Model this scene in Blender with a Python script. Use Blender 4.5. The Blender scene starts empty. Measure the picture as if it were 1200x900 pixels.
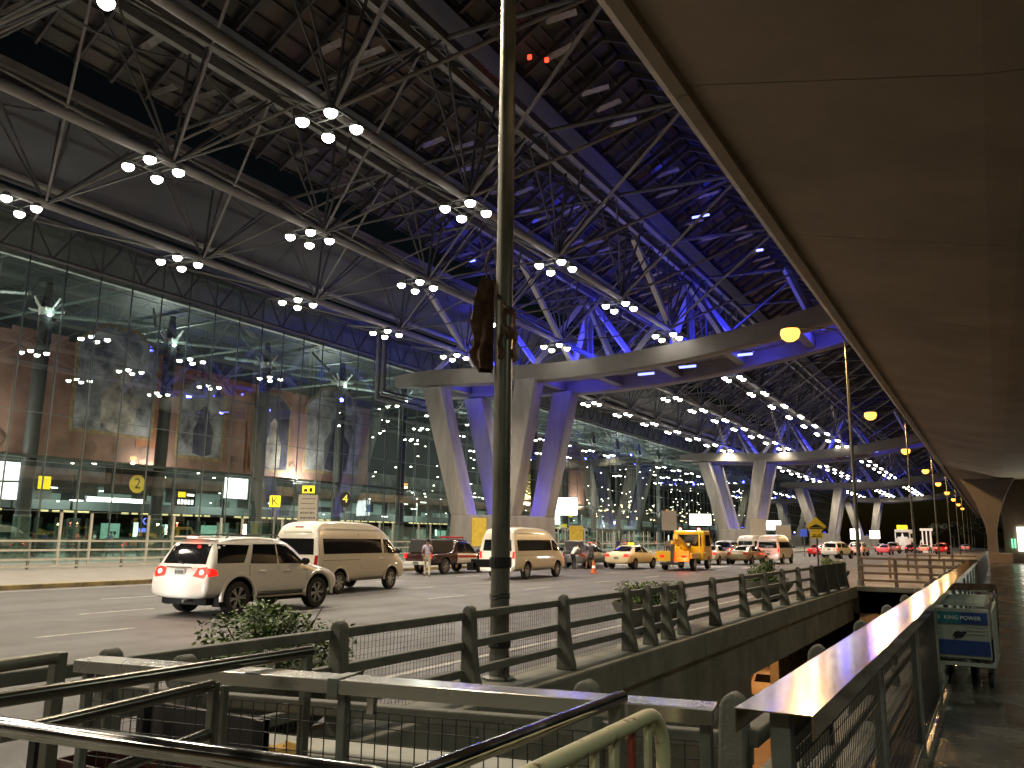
import bpy, bmesh, math, random
from mathutils import Vector, Matrix
from mathutils.bvhtree import BVHTree
random.seed(7)
PI = math.pi
scn = bpy.context.scene
COL = scn.collection
RZ = -0.28          # road surface
# ---------------------------------------------------------------- materials
MATS = {}
def mat(name, col, rough=0.6, metal=0.0, var=0.0, scale=4.0, bump=0.0, bscale=40.0, emit=None, estr=0.0,
        sample=True, coat=0.0, col2=None, stretch=None, rvar=0.0, spec=0.5):
    if name in MATS: return MATS[name]
    m = bpy.data.materials.new(name); m.use_nodes = True
    nt = m.node_tree; b = nt.nodes['Principled BSDF']
    b.inputs['Base Color'].default_value = (*col, 1)
    b.inputs['Roughness'].default_value = rough
    b.inputs['Metallic'].default_value = metal
    b.inputs['Coat Weight'].default_value = coat
    b.inputs['Specular IOR Level'].default_value = spec
    tc = nt.nodes.new('ShaderNodeTexCoord'); mp = nt.nodes.new('ShaderNodeMapping')
    nt.links.new(tc.outputs['Object'], mp.inputs[0])
    if stretch: mp.inputs['Scale'].default_value = stretch
    if var > 0 or col2:
        n = nt.nodes.new('ShaderNodeTexNoise'); n.inputs['Scale'].default_value = scale
        n.inputs['Detail'].default_value = 7; n.inputs['Roughness'].default_value = 0.62
        nt.links.new(mp.outputs[0], n.inputs['Vector'])
        r = nt.nodes.new('ShaderNodeValToRGB')
        c2 = col2 or tuple(c * (1 - var) for c in col)
        r.color_ramp.elements[0].position = 0.32; r.color_ramp.elements[1].position = 0.68
        r.color_ramp.elements[0].color = (*c2, 1)
        r.color_ramp.elements[1].color = (*[min(1, c * (1 + var * 0.5)) for c in col], 1)
        nt.links.new(n.outputs['Fac'], r.inputs[0]); nt.links.new(r.outputs[0], b.inputs['Base Color'])
        if rvar:
            mr = nt.nodes.new('ShaderNodeMapRange')
            mr.inputs['From Min'].default_value = .35; mr.inputs['From Max'].default_value = .65
            mr.inputs['To Min'].default_value = max(0.02, rough - rvar); mr.inputs['To Max'].default_value = min(1, rough + rvar)
            nt.links.new(n.outputs['Fac'], mr.inputs[0]); nt.links.new(mr.outputs[0], b.inputs['Roughness'])
    if bump > 0:
        n2 = nt.nodes.new('ShaderNodeTexNoise'); n2.inputs['Scale'].default_value = bscale; n2.inputs['Detail'].default_value = 5
        nt.links.new(mp.outputs[0], n2.inputs['Vector'])
        bp = nt.nodes.new('ShaderNodeBump'); bp.inputs['Strength'].default_value = bump; bp.inputs['Distance'].default_value = 0.02
        nt.links.new(n2.outputs['Fac'], bp.inputs['Height']); nt.links.new(bp.outputs[0], b.inputs['Normal'])
    if emit:
        b.inputs['Emission Color'].default_value = (*emit, 1); b.inputs['Emission Strength'].default_value = estr
        if not sample: m.cycles.emission_sampling = 'NONE'
    MATS[name] = m
    return m
def glass_mat(name, refl, tint, rough=0.0):
    m = bpy.data.materials.new(name); m.use_nodes = True; nt = m.node_tree; nt.nodes.clear()
    o = nt.nodes.new('ShaderNodeOutputMaterial'); mx = nt.nodes.new('ShaderNodeMixShader')
    t = nt.nodes.new('ShaderNodeBsdfTransparent'); t.inputs[0].default_value = (*tint, 1)
    g = nt.nodes.new('ShaderNodeBsdfGlossy'); g.inputs['Roughness'].default_value = rough; g.inputs['Color'].default_value = (.9, 1, .97, 1)
    lw = nt.nodes.new('ShaderNodeLayerWeight'); lw.inputs['Blend'].default_value = .5
    pw = nt.nodes.new('ShaderNodeMath'); pw.operation = 'POWER'; pw.inputs[1].default_value = 5
    a = nt.nodes.new('ShaderNodeMath'); a.operation = 'MULTIPLY_ADD'; a.inputs[1].default_value = .85; a.inputs[2].default_value = refl + .05
    nt.links.new(lw.outputs['Facing'], pw.inputs[0]); nt.links.new(pw.outputs[0], a.inputs[0]); nt.links.new(a.outputs[0], mx.inputs[0])
    nt.links.new(t.outputs[0], mx.inputs[1]); nt.links.new(g.outputs[0], mx.inputs[2]); nt.links.new(mx.outputs[0], o.inputs[0])
    MATS[name] = m; return m
asphalt = mat('asphalt', (.085, .08, .078), .62, var=.28, scale=.55, bump=.35, bscale=60, rvar=.12)
_nt = asphalt.node_tree; _b = _nt.nodes['Principled BSDF']; _tc = _nt.nodes.new('ShaderNodeTexCoord')
_src = _b.inputs['Base Color'].links[0].from_socket
def _mul(src, scale, st, lo, hi, p0, p1, kind='ShaderNodeTexNoise'):
    mp = _nt.nodes.new('ShaderNodeMapping'); mp.inputs['Scale'].default_value = st; _nt.links.new(_tc.outputs['Object'], mp.inputs[0])
    n = _nt.nodes.new(kind); n.inputs['Scale'].default_value = scale; n.inputs['Detail'].default_value = 4; _nt.links.new(mp.outputs[0], n.inputs['Vector'])
    rm = _nt.nodes.new('ShaderNodeValToRGB'); rm.color_ramp.elements[0].position = p0; rm.color_ramp.elements[1].position = p1
    rm.color_ramp.elements[0].color = (lo, lo, lo, 1); rm.color_ramp.elements[1].color = (hi, hi, hi, 1); _nt.links.new(n.outputs['Fac'], rm.inputs[0])
    m = _nt.nodes.new('ShaderNodeMixRGB'); m.blend_type = 'MULTIPLY'; m.inputs[0].default_value = 1; _nt.links.new(src, m.inputs[1]); _nt.links.new(rm.outputs[0], m.inputs[2]); return m.outputs[0]
_o = _mul(_src, 1.15, (1, .03, 1), .72, 1.12, .38, .62)      # tyre tracks along the lanes
_o = _mul(_o, .9, (1, 1, 1), .55, 1.0, .28, .36)             # oil spots
_o = _mul(_o, 90, (1, 1, 1), .8, 1.15, .3, .7)               # stone grain
_nt.links.new(_o, _b.inputs['Base Color'])
lane_paint = mat('lane_paint', (.42, .41, .38), .6, var=.45, scale=6)
pave = mat('pavement', (.20, .185, .165), .7, var=.2, scale=1.3, bump=.2)
kerb_m = mat('kerb_paint', (.26, .20, .08), .7, var=.5, scale=2.2, col2=(.07, .06, .045))
concrete = mat('concrete', (.20, .20, .165), .78, var=.42, scale=1.1, bump=.3, bscale=30)
concrete_dk = mat('concrete_barrier', (.15, .15, .125), .7, var=.35, scale=3.5, bump=.3, bscale=45)
concrete_lt = mat('pier_concrete', (.37, .345, .315), .75, var=.3, scale=.9, stretch=(1, 1, .25), bump=.12)
soffit_m = mat('soffit_concrete', (.40, .33, .255), .8, var=.22, scale=.35, bump=.12, bscale=12)
edge_m = mat('soffit_edge', (.40, .34, .26), .7, var=.2, scale=.8, bump=.1)
wetfloor = mat('wet_floor', (.075, .068, .055), .22, var=.5, scale=.9, bump=.25, bscale=9, rvar=.16)
steel = mat('stainless', (.62, .60, .56), .2, 1.0, var=.14, scale=3, stretch=(1, 1, 30), rvar=.08)
cap_m = mat('cap_steel_lamp_tint', (.25, .18, .095), .15, 1.0, var=.12, scale=2.5, rvar=.03, stretch=(1, .25, 1), bump=.05, bscale=3)  # gold tint stands in for orange lamplight reflected by the plain steel
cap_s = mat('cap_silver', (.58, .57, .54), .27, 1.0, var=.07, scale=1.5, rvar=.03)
pipe_m = mat('polished_tube', (.55, .54, .52), .13, 1.0, var=.3, scale=5, rvar=.07)
galv = mat('galvanised', (.22, .23, .21), .5, .6, var=.3, scale=6, rvar=.1)
wire_m = mat('mesh_wire', (.055, .055, .05), .55, .5)
pole_m = mat('pole_paint', (.17, .17, .14), .42, .45, var=.35, scale=5, rvar=.12, stretch=(1, 1, .35))
black = mat('black_plastic', (.012, .012, .012), .5)
rubber = mat('rubber', (.015, .015, .015), .75, var=.3, scale=9)
strut_m = mat('strut_paint', (.55, .53, .5), .5, var=.15)
truss_m = mat('truss_paint', (.21, .20, .19), .5, var=.25, scale=.7)
truss_dk = mat('roof_steel', (.085, .085, .09), .5, var=.3, scale=.6)
beam_m = mat('beam_paint', (.21, .19, .165), .55, var=.15, scale=.6)
duct_m = mat('duct_panel', (.045, .04, .048), .6, var=.3, scale=.4)
yellow_rail = mat('barrier_cream', (.52, .50, .30), .5, var=.1, scale=14, col2=(.13, .045, .018))
# make the rust of the cream barrier rare
for n in yellow_rail.node_tree.nodes:
    if n.type == 'VALTORGB': n.color_ramp.elements[0].position = .33; n.color_ramp.elements[1].position = .40
leaf_a = mat('leaf_dark', (.05, .10, .025), .5, var=.3, scale=9)
leaf_b = mat('leaf_light', (.16, .25, .04), .5, var=.3, scale=9)
leaf_red = mat('leaf_red', (.15, .035, .03), .5, var=.3, scale=9)
bark = mat('bark', (.09, .06, .04), .8)
soil = mat('soil', (.03, .022, .015), .95, bump=.6)
car_white = mat('car_white', (.76, .73, .67), .28, coat=.7, var=.05, scale=1.5)
car_cream = mat('van_cream', (.72, .68, .58), .3, coat=.6, var=.05, scale=1.5)
car_silver = mat('car_silver', (.46, .46, .47), .3, .4, coat=.6)
car_grey = mat('car_grey', (.20, .20, .21), .3, .4, coat=.6)
car_dark = mat('car_maroon_black', (.035, .012, .012), .25, coat=.8)
car_gold = mat('car_gold', (.30, .24, .14), .3, .4, coat=.6)
car_yellow = mat('car_yellow', (.85, .52, .03), .35, coat=.5, var=.06, scale=2)
car_taxi = mat('taxi_yellow', (.78, .66, .42), .3, coat=.5)
car_red = mat('car_red', (.35, .02, .02), .3, coat=.5)
car_pink = mat('car_pink', (.55, .12, .2), .3, coat=.5)
window_m = mat('tinted_glass', (.008, .009, .01), .06, spec=.8)
chrome = mat('chrome', (.75, .74, .72), .15, 1.0)
rim_m = mat('alloy', (.5, .49, .46), .28, .9)
dark_arch = mat('arch_liner', (.01, .01, .01), .85)
plate_m = mat('plate', (.35, .40, .36), .5)
red_lens = mat('red_lens', (.35, .01, .01), .15)
red_on = mat('red_lamp_on', (.6, .01, .01), .3, emit=(1, .012, .006), estr=1.5)
red_hot = mat('brake_lamp_core', (.8, .2, .1), .3, emit=(1, .30, .20), estr=7.0)
clear_on = mat('clear_lamp_on', (.9, .8, .6), .3, emit=(1, .82, .55), estr=10)
amber_on = mat('amber_lamp_on', (.9, .4, .1), .3, emit=(1, .42, .05), estr=6)
white_lamp = mat('white_lamp', (1, 1, 1), .4, emit=(1, .95, .84), estr=26, sample=False)
sodium = mat('sodium_lamp', (1, .7, .3), .4, emit=(1, .40, .06), estr=3.6, sample=False)
soffit_dummy = None
blue_lamp = mat('blue_lamp', (.1, .1, 1), .4, emit=(.07, .06, 1), estr=22, sample=False)
lum_blue = mat('blue_tube_glow', (.3, .3, 1), .4, emit=(.24, .28, 1), estr=3.4, sample=False)
screen_w = mat('lit_screen', (1, 1, 1), .4, emit=(.95, 1, .95), estr=2.6)
screen_b = mat('lit_screen_blue', (.1, .2, .6), .4, emit=(.12, .3, .8), estr=.9)
fluo = mat('fluorescent_lit', (1, 1, 1), .4, emit=(.92, 1, .9), estr=5)
yel_strip = mat('warm_strip_lit', (1, .9, .4), .4, emit=(1, .86, .38), estr=2.2)
yel_sign = mat('yellow_sign_lit', (.9, .75, .05), .4, emit=(1, .82, .02), estr=1.1)
hump_y = mat('sign_yellow', (.95, .64, .02), .45, emit=None)
neon = mat('blue_neon_lit', (.1, .1, 1), .4, emit=(.15, .2, 1), estr=3)
glow_g = mat('green_panel_lit', (.3, .6, .5), .4, emit=(.6, .85, .70), estr=.6)
glow_d = mat('dim_panel_lit', (.3, .4, .36), .4, emit=(.4, .62, .54), estr=.2)
lit_win = mat('lit_window', (1, 1, .9), .4, emit=(1, .98, .80), estr=2.6)
green_on = mat('green_sign_lit', (.1, .9, .5), .4, emit=(.3, 1, .6), estr=1.4)
int_floor = mat('hall_floor', (.16, .17, .16), .25, var=.1)
int_wall = mat('hall_wall', (.16, .17, .155), .7, var=.6, scale=.5)
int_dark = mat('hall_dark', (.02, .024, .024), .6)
mull = mat('mullion', (.12, .14, .13), .4, .5)
col_m = mat('facade_column', (.05, .055, .055), .5, var=.15)
spider = mat('bracket_white', (.55, .62, .58), .5)
banner_m = mat('banner_cloth', (.33, .20, .16), .8, var=.25, scale=.55, col2=(.22, .125, .10))
banner_o = mat('banner_orange', (.36, .15, .08), .8, var=.3, scale=.8)
frame_gold = mat('frame_gilt', (.36, .27, .15), .6, var=.4, scale=2)
pic_a = mat('picture_grey', (.42, .43, .46), .8, var=.6, scale=.6, col2=(.05, .05, .07))
pic_b = mat('picture_dark', (.10, .10, .14), .8, var=.7, scale=.7, col2=(.02, .02, .05))
pic_c = mat('picture_light', (.55, .50, .45), .8, var=.5, scale=.9, col2=(.10, .09, .10))
drape_m = mat('gold_drape', (.36, .29, .08), .6, var=.5, scale=1.6)
skin_m = mat('skin', (.30, .16, .10), .6)
hair_m = mat('hair', (.01, .008, .007), .5)
sack_m = mat('brown_sack', (.13, .075, .045), .9, var=.7, scale=5, bump=1, bscale=14, col2=(.06, .03, .018))
teal = mat('trolley_teal', (.02, .17, .20), .5); navy = mat('trolley_blue', (.02, .055, .22), .5, var=.2, scale=5)
cart_grey = mat('trolley_grey', (.42, .44, .40), .45, var=.15, scale=8); cart_white = mat('trolley_panel', (.36, .37, .33), .5, var=.1, scale=6)
basket_m = mat('trolley_tray', (.40, .44, .39), .5)
letter_w = mat('letter_white', (.8, .85, .85), .5); letter_b = mat('letter_black', (.01, .01, .01), .5)
crate_red = mat('crate_red', (.06, .008, .006), .6, var=.4, scale=8)
bag_y = mat('bag_yellow', (.75, .42, .06), .6, var=.3, scale=12); bag_p = mat('bag_pink', (.55, .16, .20), .6, var=.4, scale=10)
cone_m = mat('cone_orange', (.65, .16, .05), .5); board_m = mat('notice_board', (.42, .38, .31), .6, var=.1, scale=5)
fabric_net = mat('shade_net', (.04, .042, .036), .85, var=.3, scale=3)
FGLASS = glass_mat('facade_glass', .24, (.86, .92, .88))
BOOTH = glass_mat('booth_glass', .06, (.75, .85, .8))
# roof glazing: dark panes that differ from one to the next
rp = bpy.data.materials.new('roof_glazing'); rp.use_nodes = True
nt = rp.node_tree; b = nt.nodes['Principled BSDF']; tc = nt.nodes.new('ShaderNodeTexCoord')
bk = nt.nodes.new('ShaderNodeTexBrick'); bk.offset = 0; bk.inputs['Scale'].default_value = 1
bk.inputs['Brick Width'].default_value = 1.45; bk.inputs['Row Height'].default_value = 1.95; bk.inputs['Mortar Size'].default_value = .05
bk.inputs['Color1'].default_value = (.03, .03, .035, 1); bk.inputs['Color2'].default_value = (.16, .15, .15, 1); bk.inputs['Mortar'].default_value = (.01, .01, .01, 1)
nt.links.new(tc.outputs['Object'], bk.inputs[0])
no = nt.nodes.new('ShaderNodeTexNoise'); no.inputs['Scale'].default_value = .7; no.inputs['Detail'].default_value = 4; nt.links.new(tc.outputs['Object'], no.inputs[0])
mx = nt.nodes.new('ShaderNodeMixRGB'); mx.blend_type = 'MULTIPLY'; mx.inputs[0].default_value = .8
nt.links.new(bk.outputs['Color'], mx.inputs[1]); nt.links.new(no.outputs['Color'], mx.inputs[2]); nt.links.new(mx.outputs[0], b.inputs['Base Color'])
b.inputs['Roughness'].default_value = .3; b.inputs['Specular IOR Level'].default_value = .5
bp = nt.nodes.new('ShaderNodeBump'); bp.inputs['Strength'].default_value = .35; bp.inputs['Distance'].default_value = .25
nt.links.new(no.outputs['Fac'], bp.inputs['Height']); nt.links.new(bp.outputs[0], b.inputs['Normal'])
roofpane = rp
# ---------------------------------------------------------------- mesh builder
class MB:
    def __init__(s): s.v = []; s.f = []; s.m = []; s.cm = 0
    def add(s, vs, fs):
        o = len(s.v); s.v += [tuple(p) for p in vs]
        for f in fs: s.f.append([i + o for i in f]); s.m.append(s.cm)
        return s
    def box(s, x0, x1, y0, y1, z0, z1):
        v = [(x, y, z) for z in (z0, z1) for y in (y0, y1) for x in (x0, x1)]
        return s.add(v, [(0, 2, 3, 1), (4, 5, 7, 6), (0, 1, 5, 4), (2, 6, 7, 3), (0, 4, 6, 2), (1, 3, 7, 5)])
    def bar(s, p, q, w, h=None):
        h = h or w; p = Vector(p); q = Vector(q); d = (q - p).normalized()
        up = Vector((0, 0, 1)) if abs(d.z) < .95 else Vector((0, 1, 0))
        a = d.cross(up).normalized(); u = a.cross(d).normalized()
        c = [a * (-w / 2) + u * (-h / 2), a * (w / 2) + u * (-h / 2), a * (w / 2) + u * (h / 2), a * (-w / 2) + u * (h / 2)]
        return s.add([p + k for k in c] + [q + k for k in c], [(3, 2, 1, 0), (4, 5, 6, 7), (0, 1, 5, 4), (1, 2, 6, 5), (2, 3, 7, 6), (3, 0, 4, 7)])
    def tube(s, p, q, r, n=10, r2=None, caps=True):
        p = Vector(p); q = Vector(q); d = (q - p).normalized(); r2 = r if r2 is None else r2
        up = Vector((0, 0, 1)) if abs(d.z) < .95 else Vector((1, 0, 0))
        a = d.cross(up).normalized(); u = d.cross(a)
        v = []
        for c, rr in ((p, r), (q, r2)):
            for i in range(n):
                t = 2 * PI * i / n; v.append(c + a * math.cos(t) * rr + u * math.sin(t) * rr)
        f = [(i, i + n, (i + 1) % n + n, (i + 1) % n) for i in range(n)]
        if caps: f += [tuple(range(n)), tuple(reversed(range(n, 2 * n)))]
        return s.add(v, f)
    def path(s, pts, r, n=10):
        pts = [Vector(p) for p in pts]; base = len(s.v); v = []; f = []
        for i, p in enumerate(pts):
            d = (pts[min(i + 1, len(pts) - 1)] - pts[max(i - 1, 0)]).normalized()
            up = Vector((0, 0, 1)) if abs(d.z) < .9 else Vector((1, 0, 0))
            if i == 0: a = d.cross(up).normalized()
            else: a = (a - d * a.dot(d)).normalized()
            u = d.cross(a)
            for k in range(n):
                t = 2 * PI * k / n; v.append(p + a * math.cos(t) * r + u * math.sin(t) * r)
        for i in range(len(pts) - 1):
            for k in range(n): f.append((i * n + k, (i + 1) * n + k, (i + 1) * n + (k + 1) % n, i * n + (k + 1) % n))
        f += [tuple(range(n)), tuple(reversed(range(len(v) - n, len(v))))]
        return s.add(v, f)
    def prism(s, poly, axis, a, b):
        def mk(u, w, t): return {'x': (t, u, w), 'y': (u, t, w), 'z': (u, w, t)}[axis]
        n = len(poly)
        v = [mk(u, w, a) for u, w in poly] + [mk(u, w, b) for u, w in poly]
        return s.add(v, [tuple(range(n)), tuple(reversed(range(n, 2 * n)))] + [(i, i + n, (i + 1) % n + n, (i + 1) % n) for i in range(n)])
    def lathe(s, prof, c=(0, 0, 0), n=20, axis='z'):
        v = []; f = []
        for r, h in prof:
            for i in range(n):
                t = 2 * PI * i / n; x, y = r * math.cos(t), r * math.sin(t)
                v.append((c[0] + x, c[1] + y, c[2] + h) if axis == 'z' else (c[0] + h, c[1] + x, c[2] + y) if axis == 'x' else (c[0] + x, c[1] + h, c[2] + y))
        for j in range(len(prof) - 1):
            for i in range(n): f.append((j * n + i, j * n + (i + 1) % n, (j + 1) * n + (i + 1) % n, (j + 1) * n + i))
        return s.add(v, f)
    def build(s, name, m, parent=None, world=False, bevel=0, smooth=False, sub=0):
        me = bpy.data.meshes.new(name); off = Vector(parent.get('_o', (0, 0, 0))) if (parent and world) else Vector((0, 0, 0))
        me.from_pydata([Vector(p) - off for p in s.v], [], s.f)
        ms = m if isinstance(m, (list, tuple)) else [m]
        for x in ms: me.materials.append(x)
        for p, k in zip(me.polygons, s.m): p.material_index = k
        bm = bmesh.new(); bm.from_mesh(me); bmesh.ops.recalc_face_normals(bm, faces=bm.faces[:]); bm.to_mesh(me); bm.free()
        o = bpy.data.objects.new(name, me); COL.objects.link(o)
        if parent: o.parent = parent; o['_o'] = tuple(parent.get('_o', (0, 0, 0)))
        if smooth:
            me.shade_smooth()
            me.set_sharp_from_angle(angle=math.radians(38))
        if bevel:
            md = o.modifiers.new('bevel', 'BEVEL'); md.width = bevel; md.segments = 2; md.limit_method = 'ANGLE'; md.angle_limit = math.radians(35)
        return o
def tag(o, label=None, cat=None, group=None, kind=None):
    if label: o['label'] = label
    if cat: o['category'] = cat
    if group: o['group'] = group
    if kind: o['kind'] = kind
    return o
def thing(name, label, cat, loc=(0, 0, 0), rz=0, group=None):
    o = bpy.data.objects.new(name, None); COL.objects.link(o); o.location = loc; o.rotation_euler = (0, 0, rz)
    o['_o'] = tuple(loc); o.empty_display_size = .3
    return tag(o, label, cat, group)
def kids(o): return [c for c in bpy.data.objects if c.parent == o]
def dup(o, loc=None, rz=None, label=None, parent=None, swap=None):
    c = o.copy(); COL.objects.link(c); c.parent = parent
    if loc is not None: c.location = loc
    if rz is not None: c.rotation_euler = (0, 0, rz)
    if label: c['label'] = label
    for ch in KID.get(o.name) or kids(o): dup(ch, parent=c)
    return c
KID = {}
def struct(o, label=None): return tag(o, label, None, None, 'structure')
def text(s, size, m, parent, loc, rot, name='lettering', ext=.004):
    cu = bpy.data.curves.new(name, 'FONT'); cu.body = s; cu.size = size; cu.extrude = ext; cu.align_x = 'CENTER'; cu.align_y = 'CENTER'
    cu.materials.append(m); o_ = bpy.data.objects.new(name, cu); COL.objects.link(o_)
    me = bpy.data.meshes.new_from_object(o_.evaluated_get(bpy.context.evaluated_depsgraph_get())); bpy.data.objects.remove(o_)
    o = bpy.data.objects.new(name, me); COL.objects.link(o); o.parent = parent; o.location = loc; o.rotation_euler = rot
    return o
def lamp(kind, name, parent, loc, energy, color, rot=(0, 0, 0), size=.2, spot=None, blend=.4):
    l = bpy.data.lights.new(name, kind); l.energy = energy; l.color = color
    if kind == 'AREA': l.size = size
    else: l.shadow_soft_size = size
    if spot: l.spot_size = spot; l.spot_blend = blend
    o = bpy.data.objects.new(name, l); COL.objects.link(o); o.parent = parent; o.location = loc; o.rotation_euler = rot
    return o
# ---------------------------------------------------------------- ground
def slab(name, boxes, m, lab=None):
    b = MB()
    for x in boxes: b.box(*x)
    return struct(b.build(name, m), lab)
slab('ground', [(-1500, 1500, -800, 2600, -9.0, -8.0)], asphalt)
slab('road', [(-27.5, -5.5, -60, 34.9, -1.1, RZ), (-27.5, -1.0, 34.9, 900, -1.1, RZ)], asphalt)
b = MB()
for X in (-11.6, -15.0, -18.4, -22.0):
    y = -6 + (3.0 if X in (-15.0, -22.0) else 0)
    while y < 260:
        b.box(X - .06, X + .06, y, y + 2.0, RZ + .002, RZ + .006); y += 6.0
b.box(-26.9, -26.78, -30, 300, RZ + .002, RZ + .006); b.box(-7.3, -7.18, 9.0, 34, RZ + .002, RZ + .006)
for k in range(5):   # crossing bars
    b.box(-24.5 + k * 3.2, -22.7 + k * 3.2, 56, 59.5, RZ + .008, RZ + .012)
struct(b.build('lane_marking', lane_paint))
slab('pavement', [(-60, -27.75, -60, 600, -.9, -.13)], pave)
b = MB()
for i in range(120):
    b.box(-27.75, -27.5, -30 + i * 3, -30 + i * 3 + 2.985, -.9, -.125)
struct(b.build('kerb', kerb_m, bevel=.02))
slab('walkway', [(-.95, 5.5, -6, 300, -1.0, 0)], wetfloor)
slab('platform_floor', [(-4.9, -.95, -6, 3.85, -.9, -.004)], concrete)
# ledge and deep edge wall under the roadside barrier
def ledge(name, label, x0, x1, y0, y1, xw, side, zb):
    r = thing(name, label, 'retaining wall', ((x0 + x1) / 2, y0, -.6))
    b = MB(); n = int((y1 - y0) / 4.2) + 1; L = (y1 - y0) / n
    for i in range(n): b.box(x0, x1, y0 + i * L, y0 + (i + 1) * L - .02, -.52, -.10)
    b.build('coping', concrete, r, world=True, bevel=.03)
    b = MB()
    for i in range(n):
        w0 = xw
        b.box(min(w0, w0 - side * .35), max(w0, w0 - side * .35), y0 + i * L, y0 + (i + 1) * L - .02, zb if y0 + i * L > 16.5 else -3.2, -.521)
    b.build('wall_panel', concrete, r, world=True)
    return r
ledge('edge_wall', 'long dirty concrete edge wall of the road deck, dropping into the ramp opening', -5.5, -4.75, -8, 34.9, -4.95, 1, -1.36)
ledge('edge_wall', 'concrete kerb wall of the walkway under the near parapet rail', -1.55, -.953, 4.7, 34.9, -1.4, -1, -1.9)
b = MB(); b.box(-4.75, -1.0, 34.9, 35.5, -1.9, -.1); b.box(-4.75, -1.0, 35.5, 37, -1.2, -.29)
tag(b.build('bridge_beam', concrete, bevel=.03), 'concrete cross beam closing the far end of the ramp opening', 'beam')
b = MB(); b.bar((-4.95, 3.98, .14), (-1.0, 4.72, .14), .3, .32)
tag(b.build('pit_kerb', mat('pale_kerb', (.42, .42, .37), .7, var=.25, scale=3), bevel=.02), 'pale painted kerb along the near end of the ramp opening', 'kerb')
b = MB(); b.prism([(-4.9, 3.86), (-.953, 3.86), (-.953, 4.6), (-4.9, 3.9)], 'z', -1.9, -.02)
tag(b.build('pit_headwall', concrete), 'concrete head wall at the near end of the ramp opening', 'retaining wall')
# lower road seen through the opening
slab('lower_road', [(-45, 20, 10, 160, -7.999, -7.95)], mat('lower_asphalt', (.13, .11, .10), .6, var=.25, scale=.6, bump=.3))
b = MB()
for i in range(14): b.box(-12.1, -11.8, 20 + i * 7, 24 + i * 7, -7.946, -7.942); b.box(-8.6, -8.3, 22 + i * 7, 25.5 + i * 7, -7.946, -7.942)
for i in range(14): b.box(-15.6, -15.3, 20 + i * 7, 24 + i * 7, -7.946, -7.942)
struct(b.build('lower_lane_marking', lane_paint))
b = MB()
for k in range(3): b.box(-7.3, -6.4, 62 + k * 16, 63 + k * 16, -7.95, -1.1)
b.box(-8.0, -7.65, 34, 160, -7.95, -1.1)
tag(b.build('lower_pier', concrete, bevel=.04), 'concrete piers and wall carrying the road deck above the lower road', 'pier')
# ---------------------------------------------------------------- roadside barrier with fin posts and three rails
def fin_post(parent, x, y, z0, h=.95, sgn=1):
    b = MB()
    prof = [(.10, 0), (.24, 0), (.22, .12), (.15, .35), (.10, h - .1)]
    pts = [(-.10, 0), (.21, 0), (.20, .08), (.15, .24), (.105, .5), (.08, h - .06), (.055, h - .015), (0, h + .01), (-.055, h - .015), (-.08, h - .06), (-.085, .5), (-.09, .2)]
    b.prism([(x + sgn * u * .82, z0 + w) for u, w in pts], 'y', y - .06, y + .06)
    return b.build('post', concrete_dk, parent, world=True, bevel=.018)
def rail_bars(parent, x, y0, y1, z0, hs=(.84, .53, .24), w=.09, h=.085, m=None, ends=None):
    for q in hs:
        b = MB(); b.bar((x, y0, z0 + q), (x, y1, z0 + q), w, h); b.build('rail', m or concrete_dk, parent, world=True, bevel=.012)
def mesh_panel(parent, p0, p1, z0, z1, step=.05, r=.0016, name='mesh_panel', m=None):
    b = MB(); p0 = Vector(p0); p1 = Vector(p1); d = p1 - p0; L = d.length; d.normalize(); nrm = Vector((-d.y, d.x, 0))
    n = int(L / step)
    for i in range(n + 1):
        q = p0 + d * (i * L / n); b.bar((q.x, q.y, z0), (q.x, q.y, z1), r * 2)
    n2 = int((z1 - z0) / step)
    for j in range(n2 + 1):
        z = z0 + (z1 - z0) * j / n2; o = nrm * (r * 2.1)
        b.bar((p0.x + o.x, p0.y + o.y, z), (p1.x + o.x, p1.y + o.y, z), r * 2)
    return b.build(name, m or wire_m, parent, world=True)
PY = [3.55, 5.75, 7.85, 10.15, 12.35, 13.25, 14.1, 14.95, 16.9, 19.2, 21.3, 23.3, 25.4, 27.5, 29.6, 31.7, 33.8]
bar_r = thing('roadside_barrier', 'long dark barrier of fin posts and three rails between the road and the ramp opening', 'barrier', (-5.05, 3.5, -.1))
for y in PY: fin_post(bar_r, -5.05, y, -.1, .95)
rail_bars(bar_r, -5.12, 2.6, 34.6, -.1)
for a, c in ((3.63, 5.68), (5.83, 7.78), (7.93, 10.07), (10.23, 12.28)): mesh_panel(bar_r, (-5.20, a, 0), (-5.20, c, 0), -.05, .72, .055, .0013)
b = MB(); b.box(-5.03, -5.0, 27.6, 33.7, -.05, .80); b.build('net_panel', fabric_net, bar_r, world=True)
near_r = thing('walkway_barrier', 'dark fin post barrier standing on the walkway side of the ramp opening', 'barrier', (-1.22, 4.4, -.1))
for k in range(14): fin_post(near_r, -1.22, 4.4 + 2.32 * k, -.1, .93, -1)
rail_bars(near_r, -1.15, 4.4, 34.6, -.1, hs=(.72, .46, .2))
cross_r = thing('end_barrier', 'short fin post barrier across the near end of the ramp opening', 'barrier', (-3, 4, 0))
for (x, y) in ((-4.42, 3.62), (-1.95, 4.2)): fin_post(cross_r, x, y, -.05, .9)
for q in (.6, .3):
    b = MB(); b.bar((-4.9, 3.55, q), (-1.3, 4.4, q), .08, .08); b.build('rail', concrete_dk, cross_r, world=True, bevel=.01)
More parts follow.
